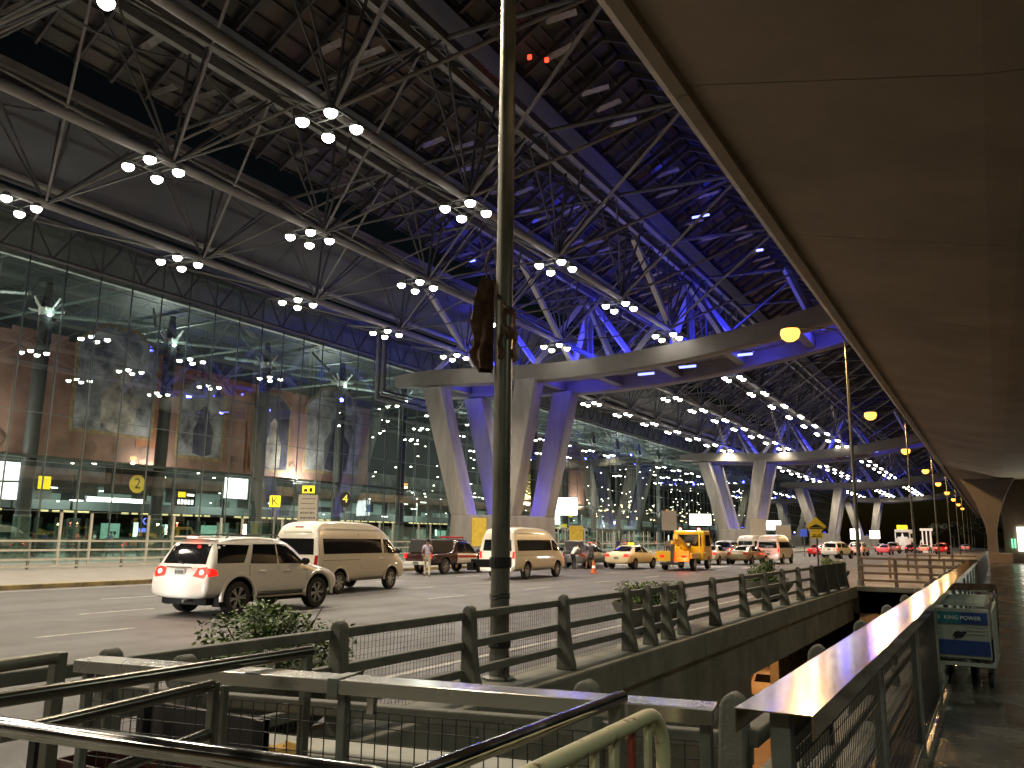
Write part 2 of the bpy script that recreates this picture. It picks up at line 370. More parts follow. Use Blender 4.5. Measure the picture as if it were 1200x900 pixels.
# bridge railing at the far end of the opening
br = thing('bridge_railing', 'brownish four bar railing across the far end of the ramp opening', 'railing', (-2.9, 35.2, -.1))
for x in (-4.6, -3.4, -2.2, -1.1):
    b = MB(); b.box(x - .06, x + .06, 35.12, 35.28, -.1, 1.0); b.build('post', mat('rail_brown', (.26, .18, .13), .6, var=.3, scale=3), br, world=True, bevel=.01)
for z in (.95, .68, .4, .12):
    b = MB(); b.bar((-4.7, 35.08, z), (-1.0, 35.08, z), .06, .09); b.build('rail', MATS['rail_brown'], br, world=True, bevel=.01)
for (yy, x0, x1) in ((48, -4.9, -1.1), (62, -5.2, -1.2)):
    q = thing('far_railing', 'low brown railing on the deck beyond the ramp opening, ' + ('nearer of two' if yy < 50 else 'farther of two'), 'railing', (x0, yy, RZ))
    for k in range(4):
        x = x0 + (x1 - x0) * k / 3
        b = MB(); b.box(x - .06, x + .06, yy - .06, yy + .06, RZ, .8); b.build('post', MATS['rail_brown'], q, world=True)
    for z in (.72, .4):
        b = MB(); b.bar((x0, yy - .1, z), (x1, yy - .1, z), .06, .09); b.build('rail', MATS['rail_brown'], q, world=True)
# ---------------------------------------------------------------- parapet handrail of the walkway (broad folded steel cap on mesh)
hr = thing('parapet_rail', 'broad folded stainless handrail on wire mesh running along the walkway, lamp glow painted in gold', 'handrail', (-.61, 2.6, 0))
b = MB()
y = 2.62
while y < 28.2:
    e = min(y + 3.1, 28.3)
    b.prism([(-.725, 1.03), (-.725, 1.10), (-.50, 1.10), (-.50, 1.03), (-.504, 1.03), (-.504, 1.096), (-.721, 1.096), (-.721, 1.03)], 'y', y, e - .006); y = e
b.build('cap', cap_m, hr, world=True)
for k in range(12):
    yy = 2.72 + k * 2.3
    b = MB(); b.box(-.64, -.58, yy - .03, yy + .03, 0, 1.09); b.build('post', galv, hr, world=True, bevel=.004)
for z in (.08, .98):
    b = MB(); b.bar((-.61, 2.7, z), (-.61, 28.2, z), .035, .035); b.build('mid_rail', galv, hr, world=True)
mesh_panel(hr, (-.60, 2.75, 0), (-.60, 9.6, 0), .1, .97, .05, .0016)
b = MB(); b.box(-.615, -.607, 9.7, 28.1, .1, .97); b.build('glass_panel', glass_mat('dusty_glass', .05, (.35, .38, .34), .12), hr, world=True)
# cross handrail in front
ch = thing('cross_rail', 'flat silver capped mesh railing crossing the foreground', 'railing', (-2, 2.4, 0))
A = Vector((-3.22, 2.155, 0)); B = Vector((-.78, 2.62, 0)); d = (B - A).normalized(); nn = Vector((-d.y, d.x, 0))
b = MB(); segs = [0, 1.18, 2.482]
for i in range(2):
    p = A + d * (segs[i] + .002); q = A + d * (segs[i + 1] - .002)
    b.add([p - nn * .065 + Vector((0, 0, 1.10)), q - nn * .065 + Vector((0, 0, 1.10)), q + nn * .065 + Vector((0, 0, 1.10)), p + nn * .065 + Vector((0, 0, 1.10)),
           p - nn * .065 + Vector((0, 0, 1.052)), q - nn * .065 + Vector((0, 0, 1.052)), q + nn * .065 + Vector((0, 0, 1.052)), p + nn * .065 + Vector((0, 0, 1.052))],
          [(0, 1, 2, 3), (0, 4, 5, 1), (3, 2, 6, 7), (0, 3, 7, 4), (1, 5, 6, 2), (4, 7, 6, 5)])
b.build('cap', cap_s, ch, world=True, bevel=.004)
for t in (.02, 1.19, 2.45):
    p = A + d * t; b = MB(); b.bar((p.x, p.y, 0), (p.x, p.y, 1.05), .035); b.build('post', galv, ch, world=True, bevel=.004)
for t in (.35, 1.3, 2.2):
    p = A + d * t; b = MB(); b.bar((p.x, p.y, .985), (p.x, p.y, 1.05), .03, .02); b.build('clip', steel, ch, world=True)
mesh_panel(ch, tuple(A + d * .05), tuple(B - d * .05), .06, .99, .05, .0016)
# rebated sleeve clamp on the cap
p = A + d * 1.18; b = MB(); b.bar(p - nn * .07 + Vector((0, 0, 1.075)), p + nn * .07 + Vector((0, 0, 1.075)), .04, .06); b.build('clamp', galv, ch, world=True)
# ---------------------------------------------------------------- foreground tubes
def rail_thing(label, tubes, posts, r=.024, m=None, name='tube_railing'):
    p0 = tubes[0][0]; t = thing(name, label, 'railing', (p0[0], p0[1], 0))
    for pts in tubes:
        b = MB(); b.path(pts, r, 14); b.build('tube', m or pipe_m, t, world=True, smooth=True)
    for (x, y, z0, z1, w) in posts:
        b = MB(); b.box(x - w / 2, x + w / 2, y - w / 2, y + w / 2, z0, z1); b.build('post', pole_m, t, world=True, bevel=.004)
    return t
rail_thing('brightly polished tube rail nearest the camera in the lower left corner', [[(-2.75, 1.22, 1.10), (-2.29, 1.30, 1.10), (-1.75, 1.375, 1.10), (-1.18, 1.46, 1.10), (-1.05, 1.47, 1.09), (-1.0, 1.475, 1.04), (-1.0, 1.475, 0)]], [], .024)
rail_thing('dark tube rail reaching from the left edge toward the shrub, second above the polished one', [[(-2.43, .2, 1.138), (-2.43, 1.5, 1.138), (-2.42, 2.59, 1.138)]], [(-2.42, 2.57, 0, 1.13, .035)], .022, mat('dull_tube', (.13, .125, .11), .25, .9, var=.3, scale=6))
rail_thing('dark square stair rail ending in a double post left of centre', [[(-2.25, 1.30, 1.085), (-2.30, 1.75, 1.09), (-2.355, 2.05, 1.09)], [(-2.22, 1.6, .937), (-2.34, 2.03, .937)]], [(-2.357, 2.06, 0, 1.10, .03), (-2.315, 2.07, 0, 1.09, .022)], .019, MATS['dull_tube'])
rail_thing('shiny twin tube handrail rising to the middle of the silver cap', [[(-1.04, .55, 1.135), (-1.02, 1.5, 1.135), (-1.0, 2.40, 1.135)], [(-1.075, .55, 1.12), (-1.055, 1.5, 1.12), (-1.035, 2.40, 1.12)]], [(-1.01, 2.38, 0, 1.12, .04)], .020)
rail_thing('dark rail frame with a tall post at the far left edge', [[(-3.75, .5, 1.0), (-3.87, 1.8, 1.0), (-3.98, 2.5, 1.0)], [(-3.75, .5, .42), (-3.98, 2.5, .42)]], [(-4.0, 2.53, -.1, 1.02, .06)], .03, pole_m)
rail_thing('short bright hooked tube in the bottom left corner', [[(-2.9, .9, .96), (-2.82, 1.08, .965), (-2.60, 1.30, .975), (-2.42, 1.32, .99), (-2.36, 1.31, 1.02), (-2.34, 1.3, 1.09)]], [], .016)
rail_thing('thin polished tube low in the bottom left corner', [[(-2.9, 1.05, .98), (-2.3, 1.12, .975), (-1.7, 1.2, .97)]], [(-1.7, 1.2, 0, .97, .03)], .016)
# cream crowd barrier
cb = thing('crowd_barrier', 'rusty cream painted metal crowd barrier with upright bars, bottom centre', 'barrier', (-.875, 1.6, 0))
b = MB(); pts = [(-.88, .35, 1.115), (-.88, 1.0, 1.115), (-.875, 2.28, 1.115)]
for k in range(1, 7): t = k * PI / 12; pts.append((-.875, 2.28 + .12 * math.sin(t), .995 + .12 * math.cos(t)))
pts += [(-.875, 2.40, .5), (-.875, 2.40, .04)]
b.path(pts, .021, 12); b.build('frame', yellow_rail, cb, world=True, smooth=True)
for k in range(16):
    yy = 2.28 - .118 * k; b = MB(); b.box(-.883, -.867, yy - .014, yy + .014, .22, 1.10)
    o = b.build('bar', yellow_rail if k != 1 else mat('rusty_red', (.32, .06, .03), .6, var=.5, scale=8), cb, world=True, bevel=.003)
b = MB(); b.bar((-.875, .4, .2), (-.875, 2.4, .2), .03, .03); b.build('lower_rail', yellow_rail, cb, world=True)
# crate, bag, black frame by the left
cr = thing('storage_rack', 'black metal rack behind the rails in the lower left', 'rack', (-4.0, 3.0, 0))
for (x, y) in ((-4.45, 2.75), (-3.55, 2.85), (-4.4, 3.35), (-3.55, 3.45)):
    b = MB(); b.box(x - .03, x + .03, y - .03, y + .03, 0, .6); b.build('post', black, cr, world=True)
b = MB(); b.box(-4.48, -3.52, 2.74, 3.48, .09, .12); b.build('shelf', black, cr, world=True)
b = MB(); b.box(-4.48, -3.52, 3.44, 3.47, .12, .6); b.build('back_panel', mat('rack_dark', (.03, .028, .03), .6), cr, world=True)
ct = thing('crate', 'dark red plastic crate standing on the black rack', 'crate', (-4.0, 3.05, .12))
b = MB(); b.box(-.4, .4, -.24, -.22, 0, .3); b.box(-.4, .4, .22, .24, 0, .3); b.box(-.4, -.38, -.22, .22, 0, .3); b.box(.38, .4, -.22, .22, 0, .3); b.box(-.38, .38, -.22, .22, 0, .02); b.build('shell', crate_red, ct, bevel=.006)
b = MB(); b.box(-.415, .415, -.255, -.235, .26, .31); b.box(-.415, .415, .235, .255, .26, .31); b.build('rim', crate_red, ct, bevel=.006)
bg = thing('bag', 'crumpled yellow and pink bag lying by the planter behind the mesh', 'bag', (-3.55, 3.62, .02), .3)
def blob(prof, n=16, amp=.12, seed=3, sx=1, sy=1):
    r_ = random.Random(seed); b = MB(); b.lathe(prof, n=n)
    b.v = [(x * sx * (1 + r_.uniform(-amp, amp)), y * sy * (1 + r_.uniform(-amp, amp)), z * (1 + r_.uniform(-amp, amp) * .5)) for x, y, z in b.v]
    return b
blob([(.01, .42), (.12, .40), (.2, .28), (.24, .12), (.22, 0), (.01, 0)], sx=1.1, sy=.6, seed=5).build('bag_body', bag_y, bg, smooth=True)
o = blob([(.01, .33), (.12, .31), (.18, .2), (.2, .08), (.16, 0), (.01, 0)], sx=1.2, sy=.7, seed=9); o.v = [(x - .28, y, z) for x, y, z in o.v]; o.build('flap', bag_p, bg, smooth=True)
# ---------------------------------------------------------------- planters with shrubs
def leaves(b, c, rad, n, size, rnd, mats=3, flat=.6):
    for _ in range(n):
        while True:
            p = Vector((rnd.uniform(-1, 1), rnd.uniform(-1, 1), rnd.uniform(-1, 1)))
            if .2 < p.length < 1: break
        p = Vector((c[0] + p.x * rad[0], c[1] + p.y * rad[1], c[2] + p.z * rad[2]))
        a = rnd.uniform(0, 2 * PI); t = rnd.uniform(-.5, .9); d = Vector((math.cos(a) * math.cos(t), math.sin(a) * math.cos(t), math.sin(t)))
        s = d.cross(Vector((rnd.uniform(-1, 1), rnd.uniform(-1, 1), 1))).normalized(); L = size * rnd.uniform(.6, 1.3)
        b.cm = rnd.choices(range(mats), (6, 3, 1)[:mats])[0]
        b.add([p, p + d * L * .5 + s * L * .26, p + d * L, p + d * L * .5 - s * L * .26], [(0, 1, 2, 3)])
def planter(x, y, s, label, plabel, tall=.5, seed=1, red=False, lsize=.06):
    rnd = random.Random(seed)
    t = thing('planter', plabel, 'planter', (x, y, RZ), 0, 'bowl planters along the roadside barrier')
    b = MB(); b.lathe([(.02, .0), (.30 * s, .0), (.34 * s, .03), (.55 * s, .22), (.78 * s, .48), (.84 * s, .62), (.80 * s, .62), (.72 * s, .50), (.02, .48)], n=32); b.build('bowl', concrete_dk, t, smooth=True)
    b = MB(); b.lathe([(.74 * s, .55), (.3, .57), (.02, .58)], n=20); b.build('soil', soil, t)
    sh = thing('shrub', label, 'shrub', (x, y, RZ + .55), 0, 'shrubs in the bowl planters')
    b = MB()
    for k in range(9):
        a = rnd.uniform(0, 6.28); r_ = rnd.uniform(.1, .5) * s; b.tube((r_ * .3 * math.cos(a), r_ * .3 * math.sin(a), 0), (r_ * math.cos(a), r_ * math.sin(a), tall * rnd.uniform(.5, .9)), .012, 5, .005)
    b.build('stem', bark, sh)
    b = MB()
    for k in range(11):
        a = rnd.uniform(0, 6.28); r_ = rnd.uniform(0, .62) * s; h = tall * rnd.uniform(.25, .8) * (1.1 - r_ / s * .8)
        leaves(b, (r_ * math.cos(a), r_ * math.sin(a), h), (.26 * s, .26 * s, .2), 330, lsize, rnd)
    leaves(b, (0, 0, .1), (.72 * s, .72 * s, .16), 1300, lsize, rnd)
    b.build('foliage', [leaf_a, leaf_b, leaf_red if red else leaf_b], sh)
planter(-6.15, 6.0, 1.12, 'leafy green shrub in the nearest bowl planter, behind the barrier', 'nearest bowl planter, behind the barrier at lower left', .78, 1)
planter(-6.15, 16.3, .95, 'green shrub with reddish tips in the bowl planter behind the close set posts', 'grey bowl planter behind the close set barrier posts', .55, 2, True)
planter(-6.3, 27.0, .95, 'dark shrub in the bowl planter left of the yellow hump sign', 'bowl planter left of the yellow hump sign', .75, 3)
planter(-6.3, 38.5, .95, 'small dark shrub in the farthest bowl planter near the lamp post', 'farthest bowl planter near the tall lamp post', .6, 4)
# ---------------------------------------------------------------- street lamps
def street_lamp(y, label, power, h=10.9, first=False):
    x = -5.35 if first else -5.0
    t = thing('street_lamp', label, 'street lamp', (x, y, RZ if not first else -.1), 0, 'street lamps along the edge of the road')
    z0 = .28 if not first else .1; zz = -t.location.z
    b = MB(); b.tube((0, 0, 0), (0, 0, h + zz - 1.0), .12 if first else .085, 20, .05 if not first else .105); b.build('pole', pole_m, t, smooth=True)
    b = MB(); b.lathe([(.20, 0), (.20, .03), (.13, .05), (.125, .3)], n=18); b.build('base_plate', galv, t)
    b = MB(); b.path([(0, 0, h + zz - 1.05), (-.05, 0, h + zz - .6), (-.35, 0, h + zz - .2), (-.9, 0, h + zz), (-1.9, 0, h + zz + .08)], .05 if first else .032, 10); b.build('arm', pole_m, t, smooth=True)
    b = MB(); b.lathe([(.02, .14), (.14, .12), (.22, .02), (.23, -.03), (.2, -.04)], n=16); b.v = [(a * 1.9 - 2.3, c, e + h + zz + .08) for a, c, e in b.v]; b.build('lamp_housing', galv, t, smooth=True)
    b = MB(); b.lathe([(.34, -.0), (.38, -.14), (.32, -.34), (.16, -.46), (.01, -.48)], n=16); b.v = [(a * 1.15 - 2.3, c * 1.1, e * 1.15 + h + zz + .07) for a, c, e in b.v]; b.build('lamp_lens', sodium, t, smooth=True)
    if power: lamp('SPOT', 'lamp_light', t, (-2.3, 0, h + zz - .72), power, (1, .60, .24) if not first else (1, .82, .56), size=.18, spot=math.radians(177), blend=.12)
    return t
SL = street_lamp(9.0, 'tall grey lamp post in the centre foreground carrying straps and a torn sack', 1300, first=True)
for z, w, hh in ((1.22, .17, .13), (.27, .17, .12)):
    b = MB(); b.lathe([(w * .75, z), (w * .82, z + .01), (w * .82, z + hh), (w * .75, z + hh)], n=16); b.v = [(x, y, q - 0 + .1) for x, y, q in b.v]; b.build('strap', black, SL)
b = MB(); b.box(-.42, -.1, -.03, .03, 1.32, 1.42); b.box(-.46, -.36, -.06, .05, 1.28, 1.38); b.build('bracket', black, SL, bevel=.006)
for z in (.86, .9):
    b = MB(); b.path([(.125 * math.cos(t * .4), .125 * math.sin(t * .4), z + .1 + .015 * math.sin(t)) for t in range(17)], .008, 6); b.build('wire_tie', black, SL)
b = MB(); b.path([(.13, -.02, .28), (.15, -.05, .2), (.10, -.1, .08), (.18, -.12, .02)], .014, 8); b.build('cable', black, SL, smooth=True)
sk = thing('sack', 'torn brown sack caught on the near lamp post under the roof', 'sack', (-5.47, 9.0, 3.75))
def rag(x0, x1, z0, z1, y0, seed):
    r_ = random.Random(seed); b = MB(); nx, nz = 10, 22; V = []
    for s_ in (0, 1):
        for j in range(nz + 1):
            v = j / nz; z = z0 + (z1 - z0) * v
            wob = .035 * math.sin(v * 17 + seed) + r_.uniform(-.012, .012); taper = 1 - .75 * max(0, v - .78) / .22 - .25 * max(0, .15 - v) / .15
            for i in range(nx + 1):
                u = i / nx; x = x1 + (x0 + wob - x1) * u * taper
                y = y0 + .07 * math.sin(u * 9 + v * 5 + seed) * math.sin(PI * u) + (.16 * math.sin(PI * u) * (1 if s_ else -1)) + r_.uniform(-.01, .01)
                V.append((x, y, z + r_.uniform(-.012, .012)))
    F = []; W = nx + 1; T = W * (nz + 1)
    for j in range(nz):
        for i in range(nx):
            a = j * W + i; F.append((a, a + 1, a + W + 1, a + W)); F.append((T + a, T + a + W, T + a + W + 1, T + a + 1))
    for j in range(nz):
        a = j * W + nx; F.append((a, T + a, T + a + W, a + W)); a = j * W; F.append((a, a + W, T + a + W, T + a))
    b.add(V, F); return b
rag(-.34, -.03, -.02, 1.2, -.02, 2).build('sack_cloth', sack_m, sk, smooth=True)
rag(.24, .10, .1, .95, .02, 7).build('loose_flap', sack_m, sk, smooth=True)
b = MB(); b.path([(-.12, -.02, 1.15), (-.16, -.05, 1.4), (-.10, -.04, 1.6), (-.08, 0, 1.72)], .012, 6); b.build('string', sack_m, sk)
ords = ['second', 'third', 'fourth', 'fifth', 'sixth', 'seventh', 'eighth', 'ninth', 'tenth', 'eleventh']
KEYL = {0: 'orange street lamp with the largest glow, its thin post beside the hump sign'}
for k in range(9):
    street_lamp(37.6 + 28 * k, KEYL.get(k, 'glowing orange street lamp, %s from the camera in the receding row' % ords[k + 0]), 3200 if k < 6 else 0)
# ---------------------------------------------------------------- viaduct over the walkway
vd = thing('viaduct', 'huge brown concrete viaduct deck overhead, its inclined soffit filling the right side', 'viaduct', (0, 0, 6.8))
xs = [-3.10, .3, .75, 2.2, 3.4, 7.0]; zs = [7.62, 6.80, 6.74, 6.74, 6.85, 7.7]
PAN = [-18, -9, 1.2, 10.0, 16.3, 23.0] + [30 + 7.5 * i for i in range(60)]
for i in range(len(PAN) - 1):
    b = MB(); y0, y1 = PAN[i] + .012, PAN[i + 1] - .012
    prof = list(zip(xs, zs)) + [(7.0, 9.0), (-3.10, 9.0)]
    b.prism(prof, 'y', y0, y1); b.build('soffit_panel', soffit_m, vd, world=True)
b = MB(); b.prism([(x, z + .02) for x, z in list(zip(xs, zs))] + [(7.0, 8.9), (-3.08, 8.9)], 'y', -18, 470); b.build('deck_core', mat('joint_dark', (.04, .035, .03), .9), vd, world=True)
for i in range(len(PAN) - 1):
    if i % 2 and i > 5: continue
    y1 = PAN[min(i + (2 if i > 5 else 1), len(PAN) - 1)]
    b = MB(); b.prism([(-3.42, 7.58), (-3.30, 7.50), (-3.12, 7.50), (-3.103, 7.62), (-3.103, 8.6), (-3.42, 8.6)], 'y', PAN[i] + .012, y1 - .012); b.build('edge_beam', edge_m, vd, world=True)
def pier(y, label):
    t = thing('viaduct_pier', label, 'pier', (-.23, y, 0))
    b = MB(); prof = [(.36, .0), (.36, 2.2), (.42, 2.9), (.62, 3.7), (.95, 4.7), (1.4, 5.8), (1.9, 6.7)]
    V = []; F = []
    for w, z in prof:
        V += [(-w, -.8, z), (w, -.8, z), (w, .8, z), (-w, .8, z)]
    # keep the flare under the inclined soffit
    for j in range(len(prof) - 1):
        for i in range(4): F.append((j * 4 + i, j * 4 + (i + 1) % 4, j * 4 + 4 + (i + 1) % 4, j * 4 + 4 + i))
    F += [(3, 2, 1, 0), tuple(range(len(V) - 4, len(V)))]
    b.add(V, F); b.build('shaft', mat('pier_brown', (.22, .19, .15), .75, var=.15, scale=.8), t, bevel=.05)
    b = MB(); b.box(-.40, 1.30, -1.3, .79, 0, .8); b.build('plinth', mat('plinth_brown', (.32, .26, .19), .7, var=.2), t, bevel=.04)
pier(78, 'flared viaduct pier standing at the far end of the wet walkway')
# far walkway parapet and kiosk
b = MB(); b.box(-.80, -.55, 30.5, 69, 0, 1.02)
tag(b.build('far_parapet', mat('parapet_dark', (.05, .045, .035), .5, var=.3), bevel=.02), 'dark solid parapet continuing beyond the gold tinted handrail', 'parapet')
kw = thing('kiosk', 'lit glass kiosk at the right edge beyond the walkway', 'kiosk', (3.3, 60, 0))
b = MB(); b.box(2.6, 6, 66, 66.3, 0, 4); b.box(2.6, 6, 58, 58.1, 0, .9); b.box(2.55, 6.2, 57.8, 66.4, 4, 4.3); b.build('wall', mat('kiosk_dark', (.03, .035, .03), .4), kw, world=True)
b = MB(); b.box(1.55, 2.5, 79.9, 80, .95, 2.9); b.build('lit_window', lit_win, kw, world=True)
for x in (1.42, 1.22):
    b = MB(); b.box(x - .12, x - .02, 79.9, 80, 1.2, 1.95); b.build('green_window', green_on, kw, world=True)
b = MB(); b.box(.6, 7, 80.05, 80.4, 0, 6.9); b.build('end_wall', mat('end_wall_brown', (.26, .22, .17), .8, var=.3, scale=.5), kw, world=True)
b = MB(); b.box(2.0, 2.5, 18.2, 58, .0, .16); tag(b.build('side_kerb', mat('side_tile', (.16, .17, .14), .25, var=.4, scale=.7)), 'pale tiled strip along the right edge of the walkway', 'kerb')
lamp('AREA', 'window_light', kw, (-.3, 19.6, 2.1), 200, (1, .95, .75), (math.radians(-90), 0, 0), 1.4)
b = MB(); b.box(-.93, -.86, 2.6, 60, .002, .05); struct(b.build('floor_channel', black))
for i, (x, y, e) in enumerate(((1.8, -4.5, 240), (3.6, 8, 130), (3.6, 24, 130), (3.6, 42, 130))):  # unseen lamps added to brighten the walkway and the trolleys
    q = thing('walkway_fill_lamp', ['added unseen fill lamp under the soffit behind the viewpoint', 'first added fill lamp, out of view above the right edge of the walkway', 'second added fill lamp, out of view above the right edge of the walkway', 'third added fill lamp, out of view above the right edge of the walkway'][i], 'ceiling lamp', (x, y, 6.5), 0, 'added fill lamps under the viaduct')
    b = MB(); b.box(-.2, .2, -.6, .6, .05, .35); b.build('housing', galv, q); b = MB(); b.box(-.16, .16, -.55, .55, .0, .045); b.build('lens', fluo, q)
    lamp('AREA', 'lamp_light', q, (0, 0, -.05), e, (.95, 1, .80), (0, 0, 0), .5)
# luggage trolleys
def trolley(y, label, front):
    t = thing('luggage_trolley', label, 'trolley', (-.40, y, 0), math.radians(-3), 'nested luggage trolleys parked on the walkway')
    if front:
        b = MB(); b.box(-.265, .265, -.02, 0, .31, .86); b.build('front_panel', cart_white, t, bevel=.01)
        b = MB(); b.box(-.24, .25, -.028, -.021, .69, .82); b.cm = 1; b.box(-.24, -.02, -.031, -.0285, .692, .818); b.build('upper_sign', [navy, teal], t)
        b = MB(); b.box(-.255, .255, -.027, -.0205, .35, .51); b.build('lower_sign', navy, t)
        text('KING POWER', .060, letter_w, t, (0, -.034, .755), (PI / 2, 0, 0))
        b = MB(); b.lathe([(.01, .0), (.02, .02), (.012, .05), (.001, .06)], n=8); b.v = [(x * 3 - .05, y_ * .1 - .03, z * 1.2 + .54) for x, y_, z in b.v]; b.box(-.09, -.07, -.032, -.028, .53, .57); b.box(-.01, .03, -.032, -.028, .58, .61); b.build('emblem', letter_b, t)
        for z in (.66, .62, .58): b = MB(); b.box(.04, .04 + .18, -.026, -.0205, z, z + .012); b.build('small_print', cart_grey, t)
    b = MB()
    for s in (-.28, .28): b.bar((s, 0, .25), (s, .85, .30), .03, .04)
    b.bar((-.28, 0, .25), (.28, 0, .25), .03, .04); b.bar((-.28, .85, .3), (.28, .85, .3), .03, .04)
    for s in (-.14, 0, .14): b.bar((s, 0, .25), (s, .85, .3), .02, .02)
    b.build('deck_frame', cart_grey, t)
    for s in (-1, 1):
        b = MB(); b.path([(s * .28, .75, .3), (s * .29, .82, .6), (s * .30, .86, .92), (s * .30, .80, 1.02)], .016, 8); b.build('upright', steel, t, smooth=True)
        b = MB(); b.prism([(.02, .32), (.84, .34), (.86, .90), (.02, .84)], 'x', s * .285, s * .295); b.build('side_panel', cart_grey, t)
    b = MB(); b.path([(-.30, .78, 1.03), (-.31, .25, 1.0), (-.31, .05, .96)], .014, 8); b.path([(.30, .78, 1.03), (.31, .25, 1.0), (.31, .05, .96)], .014, 8); b.path([(-.30, .80, 1.03), (.30, .80, 1.03)], .018, 8); b.build('handle', pipe_m, t, smooth=True)
    b = MB(); b.box(-.22, .22, .05, .83, .885, .895); b.box(-.22, .22, .05, .07, .895, .93)
    for k in range(9): b.box(-.2, .2, .1 + k * .08, .13 + k * .08, .895, .905)
    b.build('tray', basket_m, t)
    for (x, y_) in ((-.22, .18), (.22, .18), (0, .78)):
        w = MB(); w.lathe([(.02, -.02), (.075, -.02), (.08, -.01), (.08, .01), (.075, .02), (.02, .02)], (x, y_, .08), 16, 'x'); wo = w.build('wheel', rubber, t, smooth=True)
        w = MB(); w.bar((x, y_, .08), (x, y_ + .03, .27), .03, .05); w.build('caster', cart_grey, wo)
trolley(11.0, 'front luggage trolley of the nested row, with blue and white sign panel', True)
for k, w in enumerate(['second', 'third', 'fourth', 'fifth', 'sixth', 'last']):
    trolley(11.22 + .24 * k, w + ' luggage trolley nested in the row on the wet walkway', False)
# ---------------------------------------------------------------- pylons
def pylon(Y, label, n):
    t = thing('roof_pylon', label, 'pylon', (-38, Y + 4.4, -.13), 0, 'splayed concrete pylons carrying the great roof')
    P = (-41.1, -36.2)
    b = MB()
    b.prism([(-41.3, -.13), (-34.8, -.13), (-34.95, 3.4), (-41.15, 3.4)], 'y', Y - .45, Y + 7.5)
    b.build('plinth', concrete_lt, t, world=True, bevel=.1)
    for (bx, tx, by, ty) in ((-40.3, -43.4, Y + .4, Y), (-35.8, -33.6, Y + .4, Y), (-40.3, -43.4, Y + 6.6, Y + 7), (-35.8, -33.6, Y + 6.6, Y + 7)):
        b = MB(); w0, w1, dd = .85, 1.0, .85
        V = [(bx - w0, by - dd, 3.35), (bx + w0, by - dd, 3.35), (bx + w0, by + dd, 3.35), (bx - w0, by + dd, 3.35),
             (tx - w1, ty - dd, 14.9), (tx + w1, ty - dd, 14.9), (tx + w1, ty + dd, 14.9), (tx - w1, ty + dd, 14.9)]
        b.add(V, [(3, 2, 1, 0), (4, 5, 6, 7), (0, 1, 5, 4), (1, 2, 6, 5), (2, 3, 7, 6), (3, 0, 4, 7)])
        b.build('leg', concrete_lt, t, world=True, bevel=.1)
    def zb(X): u = (X + 31) / 22.0; return 14.55 + .28 * max(0, -u) * 2 + (2.3 * u * u if u > 0 else .55 * u * u)
    for yy in (Y, Y + 7):
        b = MB(); V = []; N = 26
        for i in range(N + 1):
            X = -47.8 + (40.6) * i / N; z = zb(X); h = 1.5 if X > -44 else 1.5 - (-44 - X) * .12
            V += [(X, yy - .6, z + .12), (X, yy - .35, z), (X, yy + .35, z), (X, yy + .6, z + .12), (X, yy + .6, z + h), (X, yy - .6, z + h)]
        F = []
        for i in range(N):
            for k in range(6): F.append((i * 6 + k, i * 6 + (k + 1) % 6, i * 6 + 6 + (k + 1) % 6, i * 6 + 6 + k))
        F += [(0, 1, 2, 3, 4, 5), tuple(range(len(V) - 6, len(V)))]
        b.add(V, F); b.build('cross_beam', beam_m, t, world=True)
    b = MB()
    for X in (-44, -38.5, -33.6, -28, -22.5, -17, -11.5, -8):
        b.box(X - .35, X + .35, Y + .61, Y + 6.39, zb(X) + .35, zb(X) + 1.15)
    b.build('tie_beam', beam_m, t, world=True)
    b = MB()
    for i in range(14):
        X0 = -45 + i * 2.7; X1 = X0 + 2.68; b.add([(X0, Y + .61, zb(X0) + 1.2), (X1, Y + .61, zb(X1) + 1.2), (X1, Y + 6.39, zb(X1) + 1.2), (X0, Y + 6.39, zb(X0) + 1.2), (X0, Y + .61, zb(X0) + 1.26), (X1, Y + .61, zb(X1) + 1.26), (X1, Y + 6.39, zb(X1) + 1.26), (X0, Y + 6.39, zb(X0) + 1.26)], [(0, 1, 2, 3), (4, 5, 6, 7), (0, 1, 5, 4), (1, 2, 6, 5), (2, 3, 7, 6), (3, 0, 4, 7)])
    b.build('beam_deck', beam_m, t, world=True)
    # fanned struts standing on the beams
    for yy, sg in ((Y, -1), (Y + 7, 1)):
        for (x0, x1) in ((-43.5, -39.0), (-35.5, -39.0), (-33.2, -29.6), (-26.0, -29.6), (-24.0, -20.4), (-16.8, -20.4), (-10.5, -12.5)):
            b = MB(); b.bar((x0, yy, zb(x0) + 1.45), (x1, Y + 3.5 + sg * .5, 22.4), .42, .42); b.build('strut', strut_m, t, world=True)
        for X in (-39.0, -29.6, -20.4):
            b = MB(); b.bar((X, yy, zb(X) + 1.45), (X, yy + sg * 9, 22.4), .36, .36); b.build('strut', strut_m, t, world=True)
    for X in (-39.0, -29.6, -20.4):
        b = MB(); b.bar((X, Y + 3.0, 21.9), (X, Y + 3.0, 16.6), .25, .3); b.bar((X, Y + 4.0, 21.9), (X, Y + 4.0, 16.6), .25, .3); b.build('hanger', truss_m, t, world=True)
    # blue fixtures: things of their own
    for i, X in enumerate((-24.4, -20.8, -16.2)):
        q = thing('tube_light', ['left', 'middle', 'right'][i] + ' glowing blue tube light under the beam of the %s pylon' % n, 'tube light', (X, Y + 3.6, zb(X) + .42), 0, 'blue tube lights under the beams')
        b = MB(); b.box(-.8, .8, -.12, .12, .16, .24); b.bar((0, 0, .24), (0, 0, .8), .05); b.build('housing', galv, q)
        b = MB(); b.tube((-.7, 0, .06), (.7, 0, .06), .1, 10); b.build('tube', lum_blue, q, smooth=True)
    E_ = {'nearest': 1, 'second': .55, 'third': .3, 'fourth': .3}[n]
